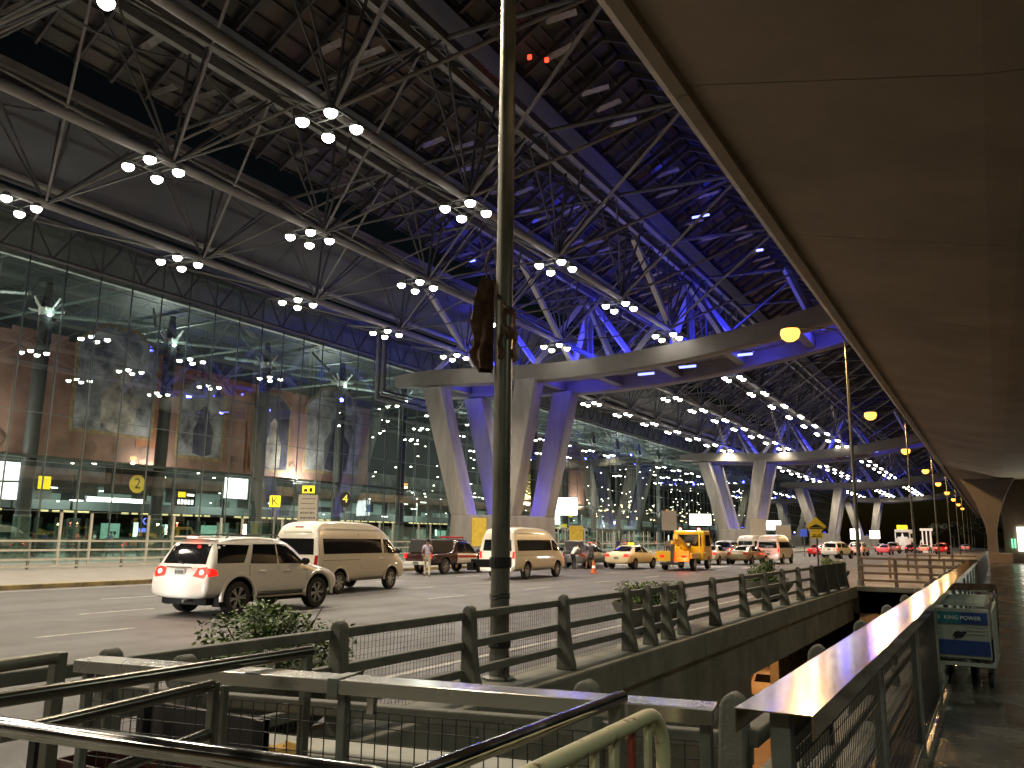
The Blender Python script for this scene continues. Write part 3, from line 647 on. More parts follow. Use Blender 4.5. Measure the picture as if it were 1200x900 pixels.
    pos = [(-41.6, 'left of the leftmost strut fan'), (-36.8, 'right of the leftmost strut fan'), (-31.7, 'left of the middle strut fan'), (-27.5, 'right of the middle strut fan'), (-22.4, 'left of the right strut fan'), (-18.2, 'right of the right strut fan')]
    for X, w in pos:
        q = thing('floodlight', 'small blue floodlight %s, %s pylon' % (w, n), 'floodlight', (X, Y + 3.5, zb(X) + 1.27), 0, 'blue floodlights on the beams')
        b = MB(); b.box(-.25, .25, -.2, .2, 0, .22); b.build('housing', black, q)
        b = MB(); b.box(-.2, .2, -.16, .16, .222, .24); b.build('lens', blue_lamp, q)
        lamp('POINT', 'flood_lamp', q, (0, 0, .9), 1000 * E_, (.03, .035, 1), size=.3)
    for X, w in ((-38.1, 'between the legs'),):
        q = thing('floodlight', 'blue uplight on the plinth %s of the %s pylon' % (w, n), 'floodlight', (X, Y + 3.5, 3.4), 0, 'blue floodlights on the beams')
        b = MB(); b.box(-.3, .3, -.3, .3, 0, .3); b.build('housing', black, q)
        b = MB(); b.box(-.24, .24, -.24, .24, .302, .32); b.build('lens', blue_lamp, q)
        lamp('POINT', 'flood_lamp', q, (0, 0, 1.0), 700 * E_, (.10, .07, 1), size=.3)
    for X in (-42, -31.5, -24, -15, -10):
        q = thing('floodlight', 'blue floodlight under the deck of the %s pylon beam at %s' % (n, {-42: 'its far left', -31.5: 'the right leg', -24: 'its centre', -15: 'its right', -10: 'its right tip'}[X]), 'floodlight', (X, Y + 2.2, zb(X) + .35), 0, 'blue floodlights on the beams')
        b = MB(); b.box(-.12, .12, -.1, .1, .3, .85); b.box(-.2, .2, -.15, .15, .1, .3); b.build('housing', black, q)
        lamp('POINT', 'flood_lamp', q, (0, 1.4, .1), 330 * E_, (.06, .06, 1), size=.2)
for Y, n, l in ((61, 'nearest', 'nearest pylon: four splayed pale concrete legs under a bowed blue lit beam'), (143, 'second', 'second splayed pylon along the terminal, beyond the tow truck'),
                (224, 'third', 'third splayed pylon, behind the yellow hump sign'), (306, 'fourth', 'smallest and farthest splayed pylon, just above the distant traffic')):
    pylon(Y, l, n)
# ---------------------------------------------------------------- great roof
rf = thing('terminal_roof', 'vast dark steel space frame roof with louvred glazing above the road', 'roof', (-29, 0, 17.1))
ROWS = (-20.4, -29.6, -39.0); Y0, Y1 = -14, 372
NODES = [21.5 + 9.4 * k for k in range(-4, 37)]
LZ, UZ = 17.35, 22.6
for X in ROWS:
    b = MB(); b.tube((X, Y0, LZ), (X, Y1, LZ), .21, 12); b.build('lower_chord', truss_m, rf, world=True, smooth=True)
    for dx in (-.1, 1.05) if X > -38 else (0, 1.0):
        b = MB(); b.bar((X + dx + .6, Y0, UZ), (X + dx + .6, Y1, UZ), .32, .42); b.build('upper_chord', truss_m, rf, world=True)
    b = MB()
    for i, y in enumerate(NODES):
        for dx in (.5, 1.65):
            b.tube((X, y, LZ), (X + dx, y, UZ), .07, 6, caps=False)
            if i < len(NODES) - 1: b.tube((X, y, LZ), (X + dx, y + 4.7, UZ), .055, 6, caps=False); b.tube((X, y + 9.4, LZ), (X + dx, y + 4.7, UZ), .055, 6, caps=False)
    b.build('web_bracing', truss_dk, rf, world=True)
    # sagging tie rod between lower nodes
    b = MB()
    for i, y in enumerate(NODES[:22]):
        b.path([(X + .5, y, LZ + 2.2 - 2.0 * math.sin(PI * t / 6) * .5) if 0 else (X + .7, y + 9.4 * t / 6, UZ - .6 - 1.2 * math.sin(PI * t / 6)) for t in range(7)], .05, 5)
    b.build('tie_rod', truss_dk, rf, world=True)
# transverse bracing between rows
XR = [-10.9] + list(ROWS) + [-48.6]
b = MB(); b2 = MB(); b3 = MB()
for i, y in enumerate(NODES):
    if y > 260: break
    for a, c in zip(XR[:-1], XR[1:]):
        zl = LZ if a != -10.9 else 21.2
        if a == -10.9:
            b.tube((c, y, LZ + .1), (a, y + 4.7, 22.3), .09, 7, caps=False); b.tube((c, y, LZ + .1), (a, y - 4.7, 22.3), .09, 7, caps=False)
            b2.tube((c + 1, y + 4.7, UZ), (a, y + 4.7, 22.3), .11, 6, caps=False)
        elif c == -48.6:
            b.tube((a, y, LZ + .1), (c, y + 4.7, 20.0), .08, 7, caps=False); b.tube((a, y, LZ + .1), (c, y - 4.7, 20.0), .08, 7, caps=False)
        else:
            b.tube((a, y, LZ), (c + 1.1, y + 4.7, UZ), .085, 7, caps=False); b.tube((a, y, LZ), (c + 1.1, y - 4.7, UZ), .085, 7, caps=False)
            b.tube((c, y, LZ), (a + .6, y + 4.7, UZ), .065, 7, caps=False); b.tube((c, y, LZ), (a + .6, y - 4.7, UZ), .065, 7, caps=False)
            b3.tube((a, y, LZ), (c, y, LZ), .055, 5, caps=False)
            b2.tube((a + .6, y + 4.7, UZ), (c + 1.1, y + 4.7, UZ), .10, 6, caps=False)
b.build('diagonal_brace', truss_m, rf, world=True); b2.build('cross_tube', truss_dk, rf, world=True); b3.build('tie_bar', truss_dk, rf, world=True)
# gabled louvre bays between rows
for (xa, xb) in ((-18.6, -10.4), (-28.2, -20.6), (-37.4, -29.9)):
    xm = (xa + xb) / 2 - .6; za, zr = 24.3, 26.4
    b = MB()
    y = -12.0
    while y < 250:
        b.bar((xa, y, za), (xm, y, zr), .14, .3); b.bar((xm, y, zr), (xb, y, za), .14, .3); y += 1.95
    b.build('rafter', truss_dk, rf, world=True)
    b = MB()
    for u in (0, .25, .5, .75, 1.0):
        for (p, q) in (((xa, za), (xm, zr)), ((xb, za), (xm, zr))):
            x = p[0] + (q[0] - p[0]) * u; z = p[1] + (q[1] - p[1]) * u + .2
            b.bar((x, -14, z), (x, 250, z), .07, .12)
    b.build('purlin', truss_dk, rf, world=True)
    for (p, q) in (((xa, za), (xm, zr)), ((xb, za), (xm, zr))):
        b = MB(); V = [(p[0], -14, p[1] + .36), (q[0], -14, q[1] + .36), (q[0], 372, q[1] + .36), (p[0], 372, p[1] + .36)]
        V += [(x, y, z + .05) for x, y, z in V]
        b.add(V, [(0, 1, 2, 3), (4, 5, 6, 7), (0, 1, 5, 4), (1, 2, 6, 5), (2, 3, 7, 6), (3, 0, 4, 7)]); b.build('glazing', roofpane, rf, world=True)
    b = MB()
    y = -12.0; k = 0; rr = random.Random(int(-xa * 10))
    while y < 140:      # louvre blades hanging askew under some of the bays
        if rr.random() < .6:
            u = rr.choice((.12, .36, .62)); x = xa + (xm - xa) * u; z = za + (zr - za) * u
            b.bar((x, y + .2, z - .05), (x + 1.4, y + .2 + rr.uniform(0, .5), z + .25), .5, .03)
        y += 1.95
    b.build('louvre_blade', mat('louvre', (.30, .29, .28), .35, .5, var=.4), rf, world=True)
for (x0, x1, z) in ((-20.6, -18.6, 24.1), (-29.9, -28.2, 24.1), (-45.0, -37.4, 21.6)):
    b = MB(); b.box(x0, x1, -14, 372, z, z + .3); b.build('gutter', duct_m, rf, world=True)
b = MB(); b.box(-10.4, -3.6, -14, 372, 24.2, 24.5); b.build('eave_panel', duct_m, rf, world=True)
b = MB(); b.tube((-41.5, -14, 19.3), (-41.5, 372, 19.3), .22, 10); b.build('pipe', truss_m, rf, world=True)
b = MB(); b.box(-50.2, -45, -14, 372, 22.4, 22.7); b.build('eave_panel', duct_m, rf, world=True)
# nested frame hanging by the first pylon
hf = thing('gable_frame', 'nested pale frame hanging from the roof left of the nearest pylon', 'frame', (-46, 56, 13.3))
for k in range(4):
    o_ = .32 * k
    b = MB(); b.bar((-46 + .05 * k, 55.6 + o_, 20), (-46 + .05 * k, 55.6 + o_, 13.3 + o_ * .9), .18, .12); b.build('upright', duct_m if k % 2 else truss_m, hf, world=True)
    b = MB(); b.bar((-46 + .05 * k, 55.6 + o_, 13.3 + o_ * .9), (-46 + .05 * k, 66, 13.3 + o_ * .9), .12, .18); b.build('sill', duct_m if k % 2 else truss_m, hf, world=True)
# ---------------------------------------------------------------- clusters of four roof lamps
first = None
ordn = lambda k: '%d%s' % (k, {1: 'st', 2: 'nd', 3: 'rd'}.get(k if k < 20 else k % 10, 'th'))
def cluster():
    t = thing('lamp_cluster', '', 'lamp cluster', (0, 0, 0), 0, 'clusters of four white lamps under the roof')
    b = MB()
    for s in (-1, 1): b.bar((-.7, s * .7, .22), (.7, s * .7, .22), .05); b.bar((s * .7, -.7, .22), (s * .7, .7, .22), .05)
    b.bar((-.7, 0, .22), (.7, 0, .22), .06); b.bar((0, 0, .22), (0, 0, .8), .07); b.build('frame', galv, t)
    for sx in (-1, 1):
        for sy in (-1, 1):
            b = MB(); b.lathe([(.06, .24), (.17, .2), (.25, .0), (.25, -.03)], (sx * .7, sy * .7, 0), 14); h = b.build('lamp_housing', galv, t, smooth=True)
            b = MB(); b.lathe([(.24, -.01), (.23, -.12), (.14, -.22), (.005, -.25)], (sx * .7, sy * .7, 0), 14); b.build('lens', white_lamp, h, smooth=True)
    return t
CL = cluster(); KID[CL.name] = kids(CL)
SIDE = ('row nearest the road edge', 'middle row', 'row nearest the facade')
CNT = 0
for r_i, X in enumerate(ROWS):
    for k in range(-4, 35):
        y = 21.3 + 9.35 * k - (0, .7, 1.3)[r_i]
        n_ = k + 5
        lab = '%s cluster of four bright lamps under the roof, %s' % (ordn(n_), SIDE[r_i])
        c = CL if CNT == 0 else dup(CL, (X, y, 16.75))
        if CNT == 0: c.location = (X, y, 16.75)
        c['label'] = lab; CNT += 1
        if y < 175 and not 56 < y < 73:
            lamp('SPOT', 'lamp_light', c, (0, 0, -.25), 0 if 56 < y < 73 else 3700 if y < 95 else 2600, (1, .86, .66), size=.5, spot=math.radians(150), blend=.6)
        elif k % 3 == 0:
            lamp('SPOT', 'lamp_light', c, (0, 0, -.25), 5000, (1, .86, .66), size=.5, spot=math.radians(150), blend=.6)
# small blue lamps up in the roof
for i, (x, y, z, w) in enumerate(((-15.9, 53.2, 23.6, 'bright blue slit light in the louvres right of the middle'), (-35.0, 53.7, 23.6, 'pair of tiny blue lights in the roof left of the lamp post'), (-11.9, 42.6, 23.6, 'tiny blue light near the soffit edge'), (-14.0, 62, 23.6, 'small blue light between the louvres near the big orange lamp'))):
    q = thing('roof_light', w, 'roof light', (x, y, z)); b = MB(); b.box(-.6 if i in (0,) else -.25, .6 if i in (0,) else .25, -.07, .07, -.06, .06); b.build('tube', lum_blue if i < 2 else blue_lamp, q)
    b = MB(); b.box(-.65, .65, -.1, .1, .07, .2); b.build('housing', black, q)
    lamp('POINT', 'lamp_light', q, (0, 0, -.5), 80, (.04, .05, 1), size=.2)
for i, (x, y, w) in enumerate(((-17.4, 31.3, 'left'), (-16.8, 31.9, 'right'))):
    q = tag(MB().box(x - .09, x + .09, y - .06, y + .06, 24.0, 24.2).build('indicator_light', mat('red_indicator_lit', (1, .1, .05), .4, emit=(1, .05, .02), estr=3)), 'tiny red light in the roof glazing, the %s one of two' % w, 'roof light')
# ---------------------------------------------------------------- terminal facade
fc = thing('terminal_facade', 'tall glass terminal facade with dark mullions reflecting the roof lamps', 'building', (-50, 100, -.13))
for i in range(12):
    ya = -20 + i * 28.2
    rr = random.Random(i)
    b = MB()
    for j in range(6):
        for k in range(7):
            y0 = ya + j * 4.7; z0 = -.13 + k * 2.95; o_ = rr.uniform(-.005, .005); o2 = rr.uniform(-.005, .005)
            b.add([(-50 + o_, y0, z0), (-50 + o2, y0 + 4.7, z0), (-50 + o2 + rr.uniform(-.003, .003), y0 + 4.7, z0 + 2.95), (-50 + o_ + rr.uniform(-.003, .003), y0, z0 + 2.95)], [(0, 1, 2, 3)])
    b.build('glass', FGLASS, fc, world=True)
b = MB()
y = -20.0
while y < 318: b.bar((-49.9, y, 0), (-49.9, y, 20.5), .04, .09); y += 2.35
b.build('mullion', mull, fc, world=True)
b = MB()
for z in (2.8, 5.75, 8.7, 11.65, 14.6, 17.5): b.bar((-49.88, -20, z), (-49.88, 318, z), .05, .04)
b.build('transom', mull, fc, world=True)
b = MB()   # header trusses
y = -20.0
for z in (18.2, 20.6): b.tube((-49.3, -20, z), (-49.3, 318, z), .14, 8)
while y < 200: b.tube((-49.3, y, 18.2), (-49.3, y + 1.6, 20.6), .07, 5); b.tube((-49.3, y + 3.2, 18.2), (-49.3, y + 1.6, 20.6), .07, 5); y += 3.2
b.build('header_truss', truss_dk, fc, world=True)
b = MB(); b.box(-51.4, -51.0, -20, 318, 18.3, 22.3); b.build('header_panel', mat('header_pale', (.42, .45, .41), .6, var=.3, scale=.3), fc, world=True)
b = MB(); b.box(-50.25, -50.05, -20, 318, 5.95, 6.15); b.build('ledge', mull, fc, world=True)
b = MB(); b.box(-84, -50.3, -20, 318, -.5, -.10); b.build('hall_floor', int_floor, fc, world=True)
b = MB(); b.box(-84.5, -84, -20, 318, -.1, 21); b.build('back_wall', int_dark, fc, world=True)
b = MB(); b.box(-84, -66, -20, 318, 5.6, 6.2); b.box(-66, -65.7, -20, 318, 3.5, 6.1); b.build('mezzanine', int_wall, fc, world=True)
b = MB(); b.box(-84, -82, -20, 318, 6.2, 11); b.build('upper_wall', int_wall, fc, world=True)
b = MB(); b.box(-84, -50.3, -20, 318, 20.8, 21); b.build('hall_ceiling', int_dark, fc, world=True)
# interior trusses crossing behind the glass
b = MB()
for i in range(30):
    y = 10 + i * 9.2
    b.tube((-52, y, 16.5), (-66, y, 19.0), .18, 6); b.tube((-52, y, 16.5), (-58, y + 4, 19.5), .1, 5); b.tube((-52, y, 19.6), (-82, y, 19.6), .12, 5)
b.build('hall_truss', mat('hall_steel', (.20, .24, .22), .5, var=.3), fc, world=True)
# lit shop boxes and counters
rr = random.Random(11)
shops = MB(); shopw = MB(); cnt = MB(); dimb = MB()
y = 18
while y < 300:
    L = rr.uniform(3, 8)
    cnt.box(-63.5, -62.3, y, y + L, -.1, 1.1); dimb.box(-65.65, -65.55, y + .3, y + L - .3, 3.7, 5.3 if rr.random() < .5 else 4.6)
    if rr.random() < .7: shops.box(-65.0, -64.9, y + .5, y + .5 + L * .45, 1.0, 2.3)
    if rr.random() < .35: shopw.box(-63.2, -63.1, y + L * .6, y + L * .6 + rr.uniform(.3, .8), 1.2, 2.4)
    y += L + rr.uniform(.5, 2.5)
cnt.build('counter', int_wall, fc, world=True); dimb.build('fascia_panel', glow_d, fc, world=True); shops.build('shop_window', glow_g, fc, world=True); shopw.build('lit_poster', screen_w, fc, world=True)
clut = MB(); clut2 = MB(); spots = MB(); rc = random.Random(77)
for i in range(90):
    y = rc.uniform(18, 150); x = rc.uniform(-64.5, -53.5); h = rc.uniform(.8, 2.6); q = clut if i % 2 else clut2
    q.box(x, x + rc.uniform(.1, .8), y, y + rc.uniform(.3, 2.2), -.1, h)
    if i % 3 == 0: q.bar((x, y, 3.0), (x, y, 5.4), .12)
for i in range(46):
    y = rc.uniform(18, 140); x = rc.uniform(-65, -54); z = rc.choice((3.6, 4.4, 5.2)) + rc.uniform(-.1, .1); L = rc.choice((.15, .2, .9)); spots.box(x, x + .12, y, y + L, z, z + .07)
for i in range(26):
    y = 18 + i * 4.6 + rc.uniform(-1, 1); z = rc.choice((3.75, 4.3)); (clut if i % 2 else clut2).box(-65.4, -65.2, y, y + rc.uniform(1, 3.2), z, z + rc.uniform(.5, 1.3))
clut.build('display_panel', mat('clutter_dark', (.04, .045, .045), .5), fc, world=True); clut2.build('display_panel', mat('clutter_pale', (.34, .36, .33), .6, var=.5, scale=.8), fc, world=True)
spots.build('small_light', mat('hall_small_lit', (1, 1, 1), .4, emit=(.9, 1, .93), estr=7, sample=False), fc, world=True)
strip = MB(); y = 20
while y < 130:
    L = rr.uniform(.5, 1.0); strip.box(-61.0, -60.9, y, y + L, 3.02, 3.14); y += L + .35 + (2.5 if rr.random() < .12 else 0)
strip.build('strip_light', yel_strip, fc, world=True)
b = MB(); b.box(-60.8, -60.7, -20, 318, 3.2, 3.9); b.build('canopy_band', mat('band_dark', (.06, .075, .07), .5), fc, world=True)
for i in range(10):
    y = 24 + i * 14
    lamp('AREA', 'hall_light', fc, (-58 + 50, y - 100, 5.4), 1500, (.90, 1, .90), (0, 0, 0), 5)
    lamp('AREA', 'banner_fill', fc, (-51.0 + 50, y - 100, 5.2), 1300, (1, .93, .82), (math.radians(180), 0, 0), .6)  # fill row added below the banner to brighten the cloth
for i in range(8):
    lamp('POINT', 'upper_hall_fill', fc, (-16, i * 22 - 74, 15.0), 3200, (.88, 1, .90), size=.5)  # fill points without fixtures, added to raise the upper hall brightness
pts = MB(); rr = random.Random(3)
for i in range(290):
    y = rr.uniform(18, 240); z = rr.choice((7.5, 8.4, 10, 12.5, 15.5)) + rr.uniform(-.3, .3); x = rr.uniform(-80, -56)
    pts.box(x - .09, x + .09, y - .09, y + .09, z, z + .1)
pts.build('downlight', mat('hall_point_lit', (1, 1, 1), .4, emit=(1, .93, .75), estr=14, sample=False), fc, world=True)
pts = MB()
for i in range(60):
    y = rr.uniform(100, 210); z = rr.choice((5.2, 6.2, 7.2)) + rr.uniform(-.2, .2); x = rr.uniform(-62, -54)
    pts.box(x - .12, x + .12, y - .12, y + .12, z, z + .16)
pts.build('warm_downlight', mat('hall_warm_lit', (1, 1, 1), .4, emit=(1, .70, .32), estr=9, sample=False), fc, world=True)
# columns with bracket crowns
c0 = thing('facade_column', 'x', 'column', (-50.65, 28.8, -.13), 0, 'round columns along the glass facade')
b = MB(); b.lathe([(.42, 0), (.42, 15.4), (.2, 17.2)], n=18); b.build('shaft', col_m, c0, smooth=True)
b = MB(); b.lathe([(.47, .2), (.47, 2.7)], n=18); b.build('collar', galv, c0, smooth=True)
b = MB(); b.lathe([(.22, 13.6), (.45, 15.2), (.5, 15.5)], n=12)
for k in range(8):
    a = k * PI / 4 + .2; b.tube((.3 * math.cos(a), .3 * math.sin(a), 15.3), (1.0 * math.cos(a), 1.0 * math.sin(a), 16.1 - (k % 2) * .7), .07, 5)
b.build('crown_bracket', spider, c0)
cw = ['nearest', 'second', 'third', 'fourth', 'fifth', 'sixth', 'seventh', 'eighth', 'ninth', 'tenth', 'eleventh', 'twelfth']
c0['label'] = 'grey round column with white bracket crown, second from the left edge'
cw2 = ['leftmost', 'second', 'third', 'fourth', 'fifth', 'sixth', 'seventh', 'eighth', 'ninth', 'tenth', 'eleventh', 'twelfth', 'thirteenth', 'fourteenth']
for k in range(-1, 13):
    if k == 0: continue
    dup(c0, (-50.65, 28.8 + 9.2 * k, -.13), label='grey round column with white bracket crown, %s along the glass facade' % cw2[k + 1])
c0['label'] = 'grey round column with white bracket crown, second along the glass facade'
for k in (0, 1, 3, 4):  # made-up uplights, added so that some column crowns look bright
    y = 28.8 + 9.2 * k
    q = thing('uplight', 'small added uplight brightening the crown of the facade column, number %s' % cw2[k + 1], 'uplight', (-49.75, y, 14.4)); b = MB(); b.lathe([(.05, 0), (.12, .1), (.14, .2)], n=10); b.build('housing', black, q)
    b = MB(); b.lathe([(.12, .2), (.01, .21)], n=10); b.build('lens', fluo, q); lamp('POINT', 'lamp_light', q, (0, 0, .5), 45, (.85, 1, .95), size=.1)
# banners behind the glass
bn = thing('mural_banner', 'wide rosy banner with arched picture panels hung behind the terminal glass', 'banner', (-51.9, 40, 6.2))
b = MB(); y = 12.0
segs = [(12, 27.5, 13.9), (27.5, 31.2, 14.2), (31.2, 39.4, 17.0), (39.4, 44.5, 13.9), (44.5, 52, 13.6), (52, 62, 13.7)]
for (a, c, zt) in segs[:1] + segs[1:]:
    if zt > 15: continue
    b.box(-51.95, -51.9, a, c, 6.25, zt)
b.box(-51.95, -51.9, 31.2, 39.4, 6.25, 13.9); b.build('cloth', banner_m, bn, world=True)
b = MB(); b.box(-51.89, -51.87, 40.5, 51.5, 12.2, 13.7); b.box(-51.89, -51.87, 36.8, 38.4, 7.5, 14.4); b.box(-51.89, -51.87, 46.8, 47.6, 6.5, 12.2); b.build('orange_field', banner_o, bn, world=True)
def arch(yc, w, z0, z1, pm, k):
    n = 18; z_s = z1 - w * .42
    def ring(w_, za, zb_, top):
        pts = [(yc - w_ / 2, za), (yc + w_ / 2, za), (yc + w_ / 2, zb_)]
        for i in range(1, n):
            t = PI * i / n; cusp = 1 + .10 * abs(math.sin(4 * t))
            pts.append((yc + w_ / 2 * math.cos(t) * cusp, zb_ + (top - zb_) * math.sin(t) * cusp))
        pts.append((yc - w_ / 2, zb_)); return pts
    b = MB(); b.prism(ring(w + .5, z0 - .25, z_s, z1 + .25), 'x', -51.865, -51.82); f = b.build('picture_frame', frame_gold, bn, world=True)
    b = MB(); b.prism(ring(w, z0, z_s, z1), 'x', -51.815, -51.79); b.build('picture', pm, f, world=True)
    b = MB(); b.lathe([(.05, 0), (w * .22, .2), (w * .25, (z1 - z0) * .35), (w * .12, (z1 - z0) * .5), (w * .13, (z1 - z0) * .62), (.02, (z1 - z0) * .7)], (0, yc + w * .05, z0), 14)
    b.v = [(-51.785 + x * .01, y, z) for x, y, z in b.v]; b.build('figure_shape', [pic_b, pic_c, pic_a][k % 3], f, world=True)
arch(21.0, 8.5, 8.0, 16.5, pic_c, 0); arch(34.9, 5.8, 8.3, 15.4, pic_a, 1); arch(42.2, 3.9, 7.3, 12.9, pic_a, 0); arch(49.4, 3.7, 6.9, 13.0, pic_b, 1); arch(57.0, 7.0, 7.2, 14.5, pic_a, 0)
b = MB()
for i in range(24):
    yy = 13 + i * 2.05; b.lathe([(.01, 0), (.35, .3), (.45, .7), (.2, 1.0), (.01, 1.1)], (0, yy, 6.5), 10)
b.v = [(-51.85 + x * .02, y, z) for x, y, z in b.v]; b.build('border_motif', mat('motif_rose', (.26, .17, .14), .8), bn, world=True)
dr = thing('gold_garland_banner', 'brown banner with a swag of gold drapery behind the glass, right of the nearest pylon', 'banner', (-51.9, 95, 5.5))
b = MB(); b.box(-51.95, -51.9, 84, 112, 5.6, 15.0); b.build('cloth', mat('banner_brown', (.13, .095, .055), .8, var=.4, scale=.4), dr, world=True)
for k in range(7):
    b = MB(); w = 8.5 - k * .55
    b.path([(-51.7 - .02 * k, 96 + (w * math.cos(PI + PI * t / 12)), 12.0 - k * .1 + (5.4 - k * .55) * math.sin(PI + PI * t / 12)) for t in range(13)], .16, 6); b.build('swag', drape_m, dr, world=True)
b = MB()
for k in range(10):
    yy = 87.3 + (k % 5) * .5 + (14 if k > 4 else 0); b.path([(-51.7, yy + .2 * math.sin(t * 1.3 + k), 15.3 - t * .75) for t in range(7)], .12, 5)
b.build('tassel', drape_m, dr, world=True)
b = MB(); b.box(-51.89, -51.85, 104.5, 111, 5.8, 11.2); b.build('brown_panel', mat('panel_brown', (.22, .12, .09), .8, var=.2), dr, world=True)
# ---------------------------------------------------------------- signs and screens
def sign_box(name, label, cat, y0, y1, z0, z1, x, face, body=galv, posts=(), group=None, dx=.18):
    t = thing(name, label, cat, (x, (y0 + y1) / 2, -.13))
    # faces +x and the -y side toward the camera
    b = MB(); b.box(x - dx, x, y0, y1, z0, z1); b.build('case', body, t, world=True, bevel=.015)
    b = MB(); b.box(x + .003, x + .01, y0 + .05, y1 - .05, z0 + .05, z1 - .05); b.build('face', face, t, world=True)
    for py in posts: b = MB(); b.bar((x - dx / 2, py, -.13), (x - dx / 2, py, z0 + .02), .1); b.build('post', galv, t, world=True)
    return t
def board(name, label, cat, px, X, Y, w, z0, z1, face, body=galv, post=True, ang=None):
    """flat sign facing back down the road toward oncoming drivers"""
    t = thing(name, label, cat, (X, Y, -.13), math.radians(ang if ang is not None else 25))
    zz = .13
    b = MB(); b.box(-w / 2, w / 2, 0, .12, z0 + zz, z1 + zz); b.build('case', body, t, bevel=.012)
    b = MB(); b.box(-w / 2 + .03, w / 2 - .03, -.012, -.003, z0 + .03 + zz, z1 - .03 + zz); b.build('face', face, t)
    if post:
        for s in ((-w * .35, w * .35) if w > 1.2 else (0,)): b = MB(); b.bar((s, .06, 0), (s, .06, z0 + zz + .02), .08); b.build('post', galv, t)
    return t
s1 = sign_box('lit_screen', 'huge bright white screen behind the glass at the left edge', 'screen', 17.0, 29.2, 3.4, 5.75, -51.5, screen_w)
b = MB(); b.add([(-51.48, 17.2, 3.9), (-51.48, 29.0, 4.5), (-51.48, 29.0, 4.62), (-51.48, 17.2, 4.1)], [(0, 1, 2, 3)]); b.build('dark_stripe', cart_grey, s1, world=True)
sign_box('fluorescent_light', 'long bright fluorescent light box over the counters, left', 'light box', 37.2, 42.0, 3.75, 4.15, -57.5, fluo)
sign_box('lit_screen', 'bright white square poster box above the white off-roader', 'screen', 43.9, 46.3, 4.2, 5.9, -50.8, screen_w)
t = sign_box('direction_sign', 'dark hanging sign with a yellow disc numbered 2', 'sign', 34.2, 38.0, 4.1, 5.9, -50.9, int_dark, black)
b = MB(); b.lathe([(.01, .0), (.62, .0), (.62, .03), (.01, .03)], (-50.87, 36.5, 4.85), 24, 'x'); b.build('disc', mat('disc_yellow', (.8, .62, .05), .5, emit=(.9, .7, .1), estr=.25), t, world=True)
text('2', 1.0, letter_b, t, (.07, 36.5 - 36.1, 4.85 + .13), (PI / 2, 0, PI / 2))
t = sign_box('flight_sign', 'narrow yellow hanging sign beside the leftmost facade column', 'sign', 29.6, 30.5, 4.1, 5.0, -50.9, yel_sign, black)
t = sign_box('direction_sign', 'small black sign with yellow and white lit lines behind the rear of the white off-roader', 'sign', 39.6, 41.3, 3.5, 4.6, -50.7, int_dark, black)
b = MB(); b.box(-50.685, -50.68, 39.75, 40.4, 4.12, 4.5); b.build('yellow_mark', yel_sign, t, world=True)
b = MB(); b.box(-50.685, -50.68, 40.5, 41.15, 4.22, 4.38); b.build('white_mark', screen_w, t, world=True)
for k in range(5): b = MB(); b.box(-50.685, -50.68, 39.75 + k * .29, 39.95 + k * .29, 3.62, 3.95); b.build('white_mark', screen_w, t, world=True)
# yellow K sign and lit vehicle sign on the median, notice board, round 4
t = board('letter_sign', 'small square yellow sign bearing a black letter K', 'sign', 0, -32.6, 31.6, .62, 2.95, 3.6, yel_sign, black, ang=30)
text('K', .62, letter_b, t, (0, -.02, 3.4), (PI / 2, 0, 0))
t = board('notice_board', 'tall pale notice board with rows of small lettering above the left van', 'sign', 0, -29.6, 30.9, 1.0, 1.6, 3.55, board_m, galv, ang=30)
rr = random.Random(5)
for k in range(7):
    z = 3.45 - k * .24
    b = MB(); x = -.36 + rr.uniform(0, .08)
    while x < .3:
        w_ = rr.uniform(.04, .12); b.box(x, x + w_, -.018, -.013, z, z + (.05 if k not in (3, 4) else .09)); x += w_ + .03
    b.build('print_line', mat('print_grey', (.12, .11, .10), .6), t)
t = board('lit_sign', 'bright yellow lit sign with black vehicle pictograms above the notice board', 'sign', 0, -30.0, 31.3, .68, 3.62, 4.05, yel_sign, black, post=False, ang=30)
b = MB(); b.prism([(-.24, 3.86), (-.2, 4.0), (-.08, 4.0), (-.03, 3.86)], 'y', -.022, -.014); b.lathe([(.01, 0), (.04, 0), (.04, .004)], (-.2, -.02, 3.86), 10, 'y'); b.lathe([(.01, 0), (.04, 0), (.04, .004)], (-.07, -.02, 3.86), 10, 'y'); b.box(.05, .2, -.022, -.014, 3.84, 4.04); b.build('pictogram', letter_b, t)
t = thing('number_sign', 'oval black sign with a golden number 4 above the left van', 'sign', (-29.9, 34.0, -.13), math.radians(30))
b = MB(); b.lathe([(.01, .0), (.33, .0), (.35, .03), (.35, .09), (.33, .12), (.01, .12)], n=24, axis='y'); b.v = [(x * .88, y, z * 1.22 + 3.6) for x, y, z in b.v]; b.build('disc', black, t, smooth=True)
text('4', .58, mat('gold_lit', (.9, .7, .1), .5, emit=(1, .75, .1), estr=.8), t, (0, -.01, 3.6), (PI / 2, 0, 0))
b = MB(); b.bar((0, .06, 0), (0, .06, 3.25), .07); b.build('post', galv, t)
